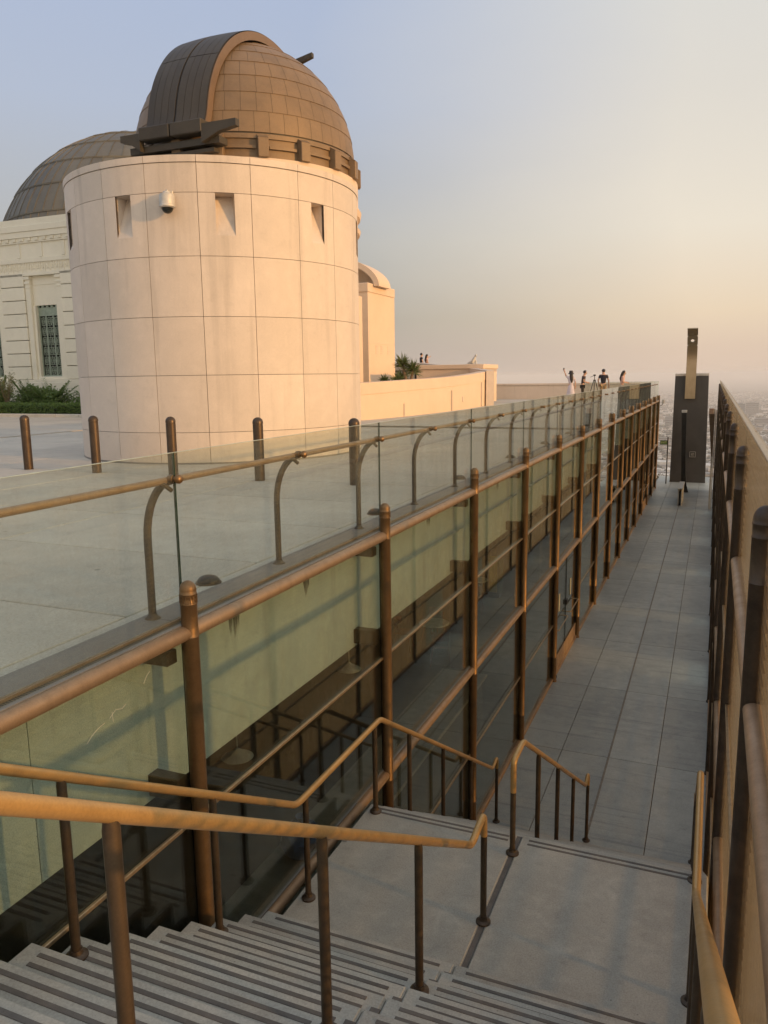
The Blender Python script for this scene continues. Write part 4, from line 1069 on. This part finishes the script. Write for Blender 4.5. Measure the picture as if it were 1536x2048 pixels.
pl = part('plaque', MB().cbox(-1.20, -.90, 51.28, 51.33, -5.05, -4.75, .006), M_black, py, True, smooth=False)
for z in (-.10, -.02, .06): part('plaque_line', MB().box(-.10, .10, -.006, -.001, z, z+.02), M_pale, pl, smooth=False, loc=rel(py, -1.05, 51.28, -4.9))
part('plaque_frame', MB().box(-.165, -.15, -.01, .02, -.165, .165).box(.15, .165, -.01, .02, -.165, .165).box(-.15, .15, -.01, .02, .15, .165).box(-.15, .15, -.01, .02, -.165, -.15), M_pale, pl, smooth=False, loc=rel(py, -1.05, 51.29, -4.9))
mbar = thing('meridian_scale', 'narrow black upright scale bar with a pale cap in front of the pylon', 'scale bar', (-1.3, 47, ZF))
bar = [(-1.63, -2.17), (-1.37, -2.17), (-1.33, -4.0), (-1.27, -5.6), (-1.19, -6.25), (-1.08, ZF), (-1.45, ZF), (-1.50, -5.6), (-1.56, -4.0)]
part('bar', MB().prism(bar, 46.92, 47.08, 'y'), M_black, mbar, True, smooth=False)
part('cap', MB().cbox(-1.64, -1.36, 46.9, 47.1, -2.167, -2.02, .008), M_pale, mbar, True, smooth=False)
ib = thing('low_panel', 'low pale information rail standing in the middle of the corridor floor', 'panel', (-1.37, 43.5, ZF))
part('side_plate', MB().cbox(-1.46, -1.41, 42.0, 44.6, ZF, -5.80, .01), M_pale, ib, True, smooth=False)
part('side_plate', MB().cbox(-1.30, -1.25, 42.0, 44.6, ZF, -5.86, .01), M_pale, ib, True, smooth=False)
part('core', MB().box(-1.409, -1.301, 42.05, 44.55, ZF, -5.95), M_black, ib, True, smooth=False)
part('top_plate', MB().cbox(-1.48, -1.22, 41.95, 44.65, -5.80, -5.74, .01), M_pale, ib, True, smooth=False)
es = thing('exit_sign', 'green EXIT sign on a thin black pole at the corridor end', 'sign', (-2.46, 50.4, ZF))
part('pole', MB().tube([(-2.46, 50.4, ZF), (-2.46, 50.4, -3.80)], .035, 10), M_black, es, True)
part('sign_box', MB().cbox(-2.90, -2.49, 50.36, 50.44, -4.25, -4.0, .006), M_black, es, True, smooth=False)
part('sign_face', MB().box(-2.88, -2.51, 50.352, 50.358, -4.235, -4.015), plain('sign_green', (.10, .20, .06), .5), es, True, smooth=False)
def lettering(txt, size, mat, parent, loc, rot):
    cu = bpy.data.curves.new('lettering', 'FONT'); cu.body = txt; cu.size = size; cu.align_x = 'CENTER'; cu.align_y = 'CENTER'; cu.extrude = .002
    tmp = bpy.data.objects.new('lettering_source', cu); C.objects.link(tmp); dg = bpy.context.evaluated_depsgraph_get()
    me = bpy.data.meshes.new_from_object(tmp.evaluated_get(dg)); bpy.data.objects.remove(tmp); me.materials.clear()
    o = link('lettering', me, mat, parent, loc); o.rotation_euler = rot; return o
lettering('EXIT', .17, plain('sign_letter', (.62, .66, .34), .5), es, rel(es, -2.695, 50.349, -4.125), (pi/2, 0, 0))
cc = thing('security_camera', 'small white camera on an arm at the last bronze post of the left wall', 'security camera', (-2.86, 48.05, -1.75))
part('arm', MB().tube(fillet([(-2.86, 48.05, -1.82), (-2.78, 48.05, -1.80), (-2.70, 48.05, -1.68)], .03), .014, 8), M_black, cc, True)
part('housing', MB().cbox(-2.77, -2.63, 47.9, 48.2, -1.68, -1.46, .02), M_pale, cc, True, smooth=False)
fp = thing('wing_panel', 'tapered dark bronze wing panel on a pale post near the right glass wall', 'panel', (.10, 41.5, ZF))
part('post', MB().box(.0, .075, 41.3, 41.38, ZF, -1.7).box(.09, .13, 41.3, 41.38, ZF, -1.75), M_pale, fp, True, smooth=False)
part('wing', MB().prism([(-.20, -1.95), (.06, -1.95), (.06, -4.05), (.0, -3.95)], 41.0, 41.28, 'y'), M_dark, fp, True, smooth=False)
part('wing_cap', MB().cbox(-.20, .0, 40.95, 41.29, -1.947, -1.68, .01), plain('rose_metal', (.40, .29, .22), .5, .2), fp, True, smooth=False)
part('edge_strip', MB().box(.135, .15, 41.25, 41.3, -4.6, -1.75), M_bar, fp, True, smooth=False)

# ------------------------------------------------------------------ people
def skin_obj(name, nodes, edges, mat, parent, sub=1, smooth=True):
    me = bpy.data.meshes.new(name); ks = list(nodes); idx = {k: i for i, k in enumerate(ks)}
    me.from_pydata([nodes[k][0] for k in ks], [(idx[a], idx[b]) for a, b in edges], [])
    o = link(name, me, mat, parent); md = o.modifiers.new('Skin', 'SKIN'); md.use_smooth_shade = True
    if not me.skin_vertices: return o
    sv = me.skin_vertices[0].data
    for i, k in enumerate(ks):
        r_ = nodes[k][1]; sv[i].radius = r_ if isinstance(r_, tuple) else (r_, r_); sv[i].use_root = (i == 0)
    o.modifiers.new('Sub', 'SUBSURF').levels = sub; o.modifiers['Sub'].render_levels = sub
    return o
def person(label, loc, rotz, H, armL, armR, shirt, pants, bend=0.0, skirt=False, hair='short', headfwd=.03, extra=None, sleeves='short', legs=None):
    th = thing('person', label, 'person', loc, rotz); k = H/1.72; s = lambda x, y, z: (x*k, y*k, z*k)
    B = bend
    n = {'pel': (s(0, 0, .94), (.12*k, .095*k)), 'waist': (s(0, B*.35, 1.10), (.115*k, .085*k)), 'chest': (s(0, B*.8, 1.30), (.14*k, .10*k)), 'up': (s(0, B, 1.41), (.10*k, .075*k)),
         'neck': (s(0, B+.015, 1.50), .05*k), 'jaw': (s(0, B+headfwd+.01, 1.57), (.062*k, .07*k)), 'head': (s(0, B+headfwd, 1.645), (.072*k, .088*k)), 'crown': (s(0, B+headfwd-.01, 1.71), (.05*k, .06*k)),
         'nose': (s(0, B+headfwd+.105, 1.605), .013*k)}
    e = [('pel', 'waist'), ('waist', 'chest'), ('chest', 'up'), ('up', 'neck'), ('neck', 'jaw'), ('jaw', 'head'), ('head', 'crown'), ('jaw', 'nose')]
    lg = legs or {'L': ((-.10, .02, .50), (-.105, -.01, .09)), 'R': ((.10, .02, .50), (.105, -.01, .09))}
    for sd, sg, arm in (('L', -1, armL), ('R', 1, armR)):
        el, wr = arm
        n['sh'+sd] = (s(sg*.165, B*.95, 1.405), .058*k); n['el'+sd] = (s(*el), .043*k); n['wr'+sd] = (s(*wr), .030*k)
        d = (Vector(wr)-Vector(el)).normalized(); pm_ = Vector(wr)+d*.08; n['pa'+sd] = (s(*pm_), (.038*k, .02*k))
        e += [('up', 'sh'+sd), ('sh'+sd, 'el'+sd), ('el'+sd, 'wr'+sd), ('wr'+sd, 'pa'+sd)]
        side = d.cross(Vector((0, 1, .2))).normalized()
        for q, (off, ln) in enumerate(((-.030, .075), (-.010, .088), (.010, .082), (.028, .065))):
            f1 = pm_+side*off+d*ln*.55; f2 = pm_+side*off*1.1+d*ln+Vector((0, .015, -.01)); n['f%s%d' % (sd, q)] = (s(*f1), .0085*k); n['g%s%d' % (sd, q)] = (s(*f2), .0075*k)
            e += [('pa'+sd, 'f%s%d' % (sd, q)), ('f%s%d' % (sd, q), 'g%s%d' % (sd, q))]
        tb = Vector(wr)+d*.05+side*.055; n['th'+sd] = (s(*tb), .010*k); e.append(('wr'+sd, 'th'+sd))
        kn, an = lg[sd]
        n['hip'+sd] = (s(sg*.09, 0, .88), .085*k); n['kn'+sd] = (s(*kn), .058*k); n['an'+sd] = (s(*an), .038*k); n['toe'+sd] = (s(an[0]+sg*.015, an[1]+.15, .035), (.042*k, .03*k))
        e += [('pel', 'hip'+sd), ('hip'+sd, 'kn'+sd), ('kn'+sd, 'an'+sd), ('an'+sd, 'toe'+sd)]
    body = skin_obj('body', n, e, M_skin, th, 1)
    for sx in (-.028, .028): part('eye', MB().ball(s(sx, B+headfwd+.083, 1.633), .011*k, .008*k, .008*k, 8, 6), M_hair, body)
    part('mouth', MB().ball(s(0, B+headfwd+.086, 1.562), .022*k, .008*k, .006*k, 8, 6), plain('lip', (.32, .11, .09), .5) if 'lip' not in MATS else MATS['lip'], body)
    g_ = lambda key, add: (n[key][0], tuple(x+add for x in n[key][1]) if isinstance(n[key][1], tuple) else n[key][1]+add)
    sn = {q: g_(q, .016) for q in ('waist', 'chest', 'up')}; sn['hem'] = (s(0, 0, .93), (.138*k, .115*k)); se = [('chest', 'waist'), ('waist', 'hem'), ('chest', 'up')]
    for sd in 'LR':
        sn['sh'+sd] = g_('sh'+sd, .016); a = Vector(n['sh'+sd][0]); b = Vector(n['el'+sd][0]); t_ = .95 if sleeves == 'long' else .62
        sn['sl'+sd] = (tuple(a.lerp(b, t_)), .062*k); se += [('up', 'sh'+sd), ('sh'+sd, 'sl'+sd)]
    skin_obj('shirt', {q: sn[q] for q in ['chest']+[z for z in sn if z != 'chest']}, se, shirt, th, 1)
    if skirt:
        part('skirt', MB().lathe([(.12*k, 1.02*k), (.155*k, .9*k), (.20*k, .65*k), (.27*k, .38*k), (.262*k, .37*k), (.15*k, .8*k)], 22), pants, th)
    else:
        pn = {'pel': (s(0, 0, .93), (.135*k, .112*k))}; pe = []
        for sd in 'LR':
            pn['hip'+sd] = g_('hip'+sd, .014); pn['kn'+sd] = g_('kn'+sd, .018); pn['an'+sd] = g_('an'+sd, .022); pe += [('pel', 'hip'+sd), ('hip'+sd, 'kn'+sd), ('kn'+sd, 'an'+sd)]
        skin_obj('trousers', pn, pe, pants, th, 1)
    hc = s(0, B+headfwd-.018, 1.665)
    hb_ = MB().ball(hc, .096*k, .108*k, .096*k, 16, 10)
    hb_.v = [(x, y if not (y > hc[1]+.05*k and z < hc[2]+.03*k) else hc[1]+.05*k, z) for x, y, z in hb_.v]
    if hair == 'long':
        hb_.tube([s(0, B+headfwd-.06, 1.66), s(0, B-.05, 1.50), s(.01, B-.10, 1.30), s(.02, B-.09, 1.12)], [.085*k, .10*k, .095*k, .04*k], 12)
    part('hair', hb_, M_hair, th)
    if extra: extra(th, k, s, B+headfwd)
    return th
def mask(th, k, s, f): part('face_mask', MB().ball(s(0, f+.062, 1.585), .058*k, .05*k, .05*k, 12, 8), M_pale, th)
def hat_phone(th, k, s, f):
    part('bucket_hat', MB().lathe([(0, .13), (.085, .125), (.105, .06), (.115, .0), (.17, -.06), (.165, -.065), (.10, -.01)], 20, s(0, f-.01, 1.66)), M_hair, th)
def shades(th, k, s, f): part('sunglasses', MB().cbox(-.075*k, .075*k, (f+.07)*k, (f+.10)*k, 1.615*k, 1.65*k, .008), M_black, th)
M_lav = plain('lavender_cloth', (.58, .53, .58), .8, 0, .15, 6); M_char = plain('charcoal_cloth', (.055, .045, .048), .85); M_brn = plain('brown_trouser', (.035, .028, .022), .85)
M_navy = plain('navy_cloth', (.016, .016, .026), .85); M_khaki = plain('khaki_cloth', (.36, .25, .13), .85); M_pink = plain('pink_cloth', (.60, .38, .32), .8); M_cre = plain('cream_cloth', (.60, .53, .45), .8)
hang = lambda sg, f=0.03: ((sg*.24, -.02, 1.14), (sg*.25, f, .90))
pz_ = lambda b, d: bearing(b, d, ZP)
pa_ = person('person in a pale lavender dress and dark hat, raising a phone', pz_(9.42, 44.2), R(25), 1.66, ((-.27, .06, 1.50), (-.36, .02, 1.72)), ((.25, .02, 1.15), (.27, .08, .92)), M_lav, M_lav, .0, True, 'long', .02, hat_phone, 'long')
ph_ = thing('mobile_phone', 'phone held up by the person in the lavender dress', 'phone', (0, 0, 0)); part('case', MB().cbox(-.035, .035, -.005, .005, -.07, .07, .003), M_black, ph_); part('screen', MB().box(-.031, .031, -.0065, -.0052, -.064, .064), M_void, ph_)
q_ = Matrix.Translation(pa_.location) @ Matrix.Rotation(R(25), 4, 'Z') @ Vector((-.40, .02, 1.80)); ph_.location = q_
person('person in a dark tee and dark trousers looking down beside the hat wearer', pz_(8.62, 44.6), R(-80), 1.70, ((-.23, .06, 1.14), (-.06, .24, 1.08)), ((.23, .06, 1.14), (.06, .25, 1.10)), M_char, M_brn, .06, False, 'short', .07, mask)
person('person in a navy polo and khaki trousers seen from behind by the tripod', pz_(7.22, 44.8), R(12), 1.76, ((-.27, .02, 1.16), (-.22, .10, .94)), ((.27, .0, 1.14), (.29, .06, .90)), M_navy, M_khaki, .03, False, 'short', .04)
person('long haired person in a pink top and pale trousers wearing a white mask', pz_(5.98, 44.8), R(-85), 1.66, ((-.23, .05, 1.14), (-.06, .26, 1.10)), ((.23, .05, 1.13), (.05, .27, 1.08)), M_pink, M_cre, .05, False, 'long', .06, mask, 'long')
tp = thing('camera_tripod', 'black camera tripod with a small head beside the person in navy', 'tripod', pz_(7.82, 44.7))
for i in range(3):
    a = R(100+120*i); part('leg', MB().tube([(.42*cos(a), .42*sin(a), 0), (.22*cos(a), .22*sin(a), .62), (.04*cos(a), .04*sin(a), 1.22)], [.014, .018, .022], 8), M_black, tp)
part('centre_column', MB().tube([(0, 0, .95), (0, 0, 1.42)], .018, 8), M_black, tp)
part('head', MB().cbox(-.06, .06, -.05, .05, 1.42, 1.50, .01).tube([(-.03, 0, 1.44), (-.22, -.05, 1.36)], .012, 6), M_black, tp)
dpoly = []
for i in range(4, 13):
    x, y = ipts[i]; d = math.hypot(x, y); dpoly.append((x*(1+.05/d), y*(1+.05/d)))
dpoly += [bearing(24, 72)[:2], bearing(16, 72)[:2]]
struct('terrace_deck', MB().prism(dpoly, ZP, -.02, 'z'), M_plaza)
person('person in a dark shirt and sunglasses behind the terrace wall, posing', bearing(20.02, 58.6, -.02), R(-55), 1.72, ((-.24, .04, 1.15), (-.18, .12, .95)), ((.24, .05, 1.16), (.20, .15, .96)), M_navy, M_brn, .02, False, 'short', .03, shades)
person('person in a pink top behind the terrace wall, arm stretched out for a photo', bearing(19.62, 58.6, -.02), R(-60), 1.62, ((-.36, .12, 1.42), (-.52, .34, 1.56)), ((.23, .05, 1.15), (.16, .16, .98)), M_pink, M_navy, .02, False, 'long', .03)
sta = thing('small_statue', 'small pale seated statue on top of the terrace pier', 'statue', (-12.95, 44.15, .67))
sm_ = MB().tube([(-.28, 0, .05), (-.12, .02, .09), (.02, 0, .12), (.10, 0, .30), (.17, 0, .43)], [.05, .09, .13, .10, .055], 10); sm_.ball((.20, 0, .50), .07, .06, .075, 10, 8); sm_.tube([(.10, .02, .32), (.20, .03, .18), (.21, .03, .0)], [.05, .04, .05], 8)
part('figure', sm_, M_pale, sta); part('base', MB().cbox(-.36, .30, -.14, .14, 0, .035, .008), M_pale, sta, smooth=False)

# ------------------------------------------------------------------ café behind the glass
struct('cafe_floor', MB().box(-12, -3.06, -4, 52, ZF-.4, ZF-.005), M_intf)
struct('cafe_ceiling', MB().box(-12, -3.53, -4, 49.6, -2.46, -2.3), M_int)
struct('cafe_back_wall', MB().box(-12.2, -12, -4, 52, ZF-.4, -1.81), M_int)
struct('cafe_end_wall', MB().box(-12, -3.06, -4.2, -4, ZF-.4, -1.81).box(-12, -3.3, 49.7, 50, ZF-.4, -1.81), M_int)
cn = thing('serving_counter', 'long low counter running inside the glass of the café', 'counter', (-4.1, 14, ZF))
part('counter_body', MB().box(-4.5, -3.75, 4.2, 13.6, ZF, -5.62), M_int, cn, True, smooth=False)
part('counter_top', MB().cbox(-4.58, -3.68, 4.12, 13.68, -5.617, -5.56, .01), plain('counter_top', (.30, .28, .24), .5), cn, True, smooth=False)
for i, y in enumerate((16.4, 24.5, 33.0)):
    single('interior_column', MB().cbox(-5.3, -4.9, y, y+.4, ZF, -2.46, .02), M_int, ['square interior column nearest the stairs, behind the glass', 'square interior column by the café doors', 'square interior column far inside the glass wall'][i], 'column', smooth=False)
def chair(label, x, y, rz):
    th = thing('cafe_chair', label, 'chair', (x, y, ZF), rz, 'red wooden café chairs')
    part('seat', MB().cbox(-.21, .21, -.21, .21, .44, .475, .012), M_wood, th, smooth=False)
    for sx in (-1, 1):
        for sy in (-1, 1): part('leg', MB().tube([(sx*.24, sy*.25, 0), (sx*.17, sy*.17, .44)], [.013, .018], 8), M_wood, th)
    part('backrest', MB().wall([(.22*sin(a), -.22*cos(a)+.02) for a in [R(-70+14*i) for i in range(11)]], .80, .60, .02), M_wood, th)
    for sx in (-1, 1): part('back_post', MB().tube([(sx*.17, -.17, .44), (sx*.18, -.14, .72)], .014, 8), M_wood, th)
def table(label, x, y):
    th = thing('cafe_table', label, 'table', (x, y, ZF), 0, 'round café tables')
    part('table_top', MB().lathe([(0, .72), (.36, .72), (.37, .735), (.36, .75), (0, .75)], 24), M_pend, th)
    part('pedestal', MB().lathe([(.25, 0), (.25, .015), (.04, .03), (.03, .06), (.03, .72)], 16), M_black, th)
table('round café table seen through the third glass bay', -6.0, 17.3)
chair('red café chair in front of the round table nearest the stairs', -5.6, 16.6, R(20)); chair('red café chair left of the round table nearest the stairs', -6.8, 17.2, R(-80)); chair('red café chair behind the round table nearest the stairs', -6.3, 18.2, R(170))
table('round café table beyond the yellow board', -6.2, 21.6)
chair('red café chair in front of the farther round table', -6.0, 20.8, R(10)); chair('red café chair behind the farther round table', -6.4, 22.4, R(185))
yb = thing('menu_board', 'upright yellow board standing inside the café glass', 'board', (-5.9, 22.6, ZF))
part('board', MB().cbox(-6.05, -5.8, 22.55, 22.6, ZF+.12, ZF+1.25, .01), M_yell, yb, True, smooth=False); part('foot', MB().box(-6.1, -5.7, 22.4, 22.75, ZF, ZF+.12), M_black, yb, True, smooth=False)
part('side_panel', MB().cbox(-5.78, -5.62, 22.55, 22.6, ZF+.12, ZF+1.2, .01), plain('board_green', (.18, .25, .17), .6), yb, True, smooth=False)
def pendant(label, x, y, z):
    th = thing('pendant_lamp', label, 'pendant lamp', (x, y, z), 0, 'white cone pendant lamps')
    part('shade', MB().lathe([(.012, .11), (.03, .10), (.06, .075), (.19, .0), (.188, -.004), (.05, .06)], 24), M_pend, th); part('cord', MB().tube([(0, 0, .1), (0, 0, -2.46-z)], .006, 6), M_pend, th)
pendant('white cone pendant lamp beside the nearest bronze post', -5.0, 7.29, -4.42); pendant('white cone pendant lamp beside the second bronze post', -5.0, 10.4, -5.05+.6)
bgm = MB().ball((0, 0, .22), .26, .24, .22, 18, 12); random.seed(3)
bgm.v = [(x*(1+.12*random.uniform(-1, 1)), y*(1+.12*random.uniform(-1, 1)), z*(1+.08*random.uniform(-1, 1))) for x, y, z in bgm.v]
bag = thing('plastic_bag', 'crumpled blue plastic bag inside the glass near the landing', 'bag', (-4.2, 7.35, -5.56)); part('bag_body', bgm, M_blue, bag); part('knot', MB().lathe([(.05, .40), (.02, .45), (.07, .52)], 12), M_blue, bag)

# ------------------------------------------------------------------ the city below
random.seed(11)
cols = [('pale', (.66, .64, .60)), ('grey', (.24, .23, .22)), ('tan', (.34, .28, .22)), ('dark', (.10, .10, .10))]
city = {c: MB() for c, _ in cols}; trees = MB()
GZ = -326
for i in range(15000):
    b = random.uniform(-6.5, 8.0); d = 2300*math.exp(random.random()**.9*1.9); x, y = -d*sin(R(b)), d*cos(R(b))
    x = round(x/90)*90+random.uniform(-38, 38); y = round(y/60)*60+random.uniform(-24, 24)
    w, l, h = random.uniform(8, 26), random.uniform(8, 30), random.choice((4, 5, 6, 7, 8, 9, 12))
    if random.random() < .05: w, l, h = random.uniform(25, 70), random.uniform(25, 60), random.uniform(8, 22)
    city[random.choice(('pale', 'pale', 'grey', 'tan', 'tan', 'dark'))].box(x, x+w, y, y+l, GZ, GZ+h)
for i in range(11000):
    b = random.uniform(-6.5, 8.0); d = 1900*math.exp(random.random()*1.7); x, y = -d*sin(R(b)), d*cos(R(b)); r = random.uniform(4, 9)
    trees.lathe([(r*.2, 0), (r, r*.5), (r*.8, r*1.1), (0, r*1.5)], 5, (x, y, GZ))
for c, rgb in cols: tag(link('city_houses', city[c].mesh('city_houses', False), plain('city_'+c, rgb, .8, 0, .3, .02)), 'hazy mass of low '+c+' city buildings in the basin far below', 'city', kind='stuff')
tag(link('city_trees', trees.mesh('city_trees', False), foliage('city_tree_leaf', (.02, .028, .014), (.045, .055, .025))), 'dark street trees scattered through the far city', 'trees', kind='stuff')
def block(label, b, d, w, dep, h, mat):
    x, y = -d*sin(R(b)), d*cos(R(b)); th = thing('office_block', label, 'building', (x, y, GZ)); n = max(3, int(h/14))
    part('tower', MB().box(-w/2, w/2, 0, dep, 0, h), mat, th, smooth=False)
    for k in range(n): part('window_band', MB().box(-w/2+2, w/2-2, -.8, -.05, h*(k+.35)/n, h*(k+.75)/n), M_void, th, smooth=False)
    part('roof_plant', MB().box(-w*.2, w*.2, dep*.3, dep*.7, h, h+6), mat, th, smooth=False)
M_ob = plain('office_concrete', (.20, .20, .20), .7, 0, .2, .05); M_ob2 = plain('office_glass', (.09, .11, .13), .3, 0, .2, .05)
block('darker slim hazy office tower seen over the right glass wall', -1.66, 6400, 58, 50, 100, M_ob2)
block('broad hazy office block right of the slim tower, over the right glass wall', -2.34, 6700, 92, 60, 96, M_ob)
block('hazy office block left of the pylon', 2.72, 5200, 60, 40, 60, M_ob)
block('low broad hazy block far right over the glass wall', -3.1, 5400, 110, 50, 42, M_ob)
block('narrow hazy tower just right of the pylon', .55, 6900, 45, 40, 95, M_ob2)

# ------------------------------------------------------------------ haze
hz = MB().box(-60500, 60500, -3100, 60500, -327.5, 23)
t = NT('haze_air'); t.n.remove(t.b); pv = t.new('VolumePrincipled'); pv.inputs['Color'].default_value = (1.0, .98, .96, 1); pv.inputs['Density'].default_value = 0.95e-4; pv.inputs['Anisotropy'].default_value = 0.0
t.L(pv.outputs[0], t.out.inputs['Volume'])
tag(link('haze', hz.mesh('haze', False), t.m), kind='stuff')
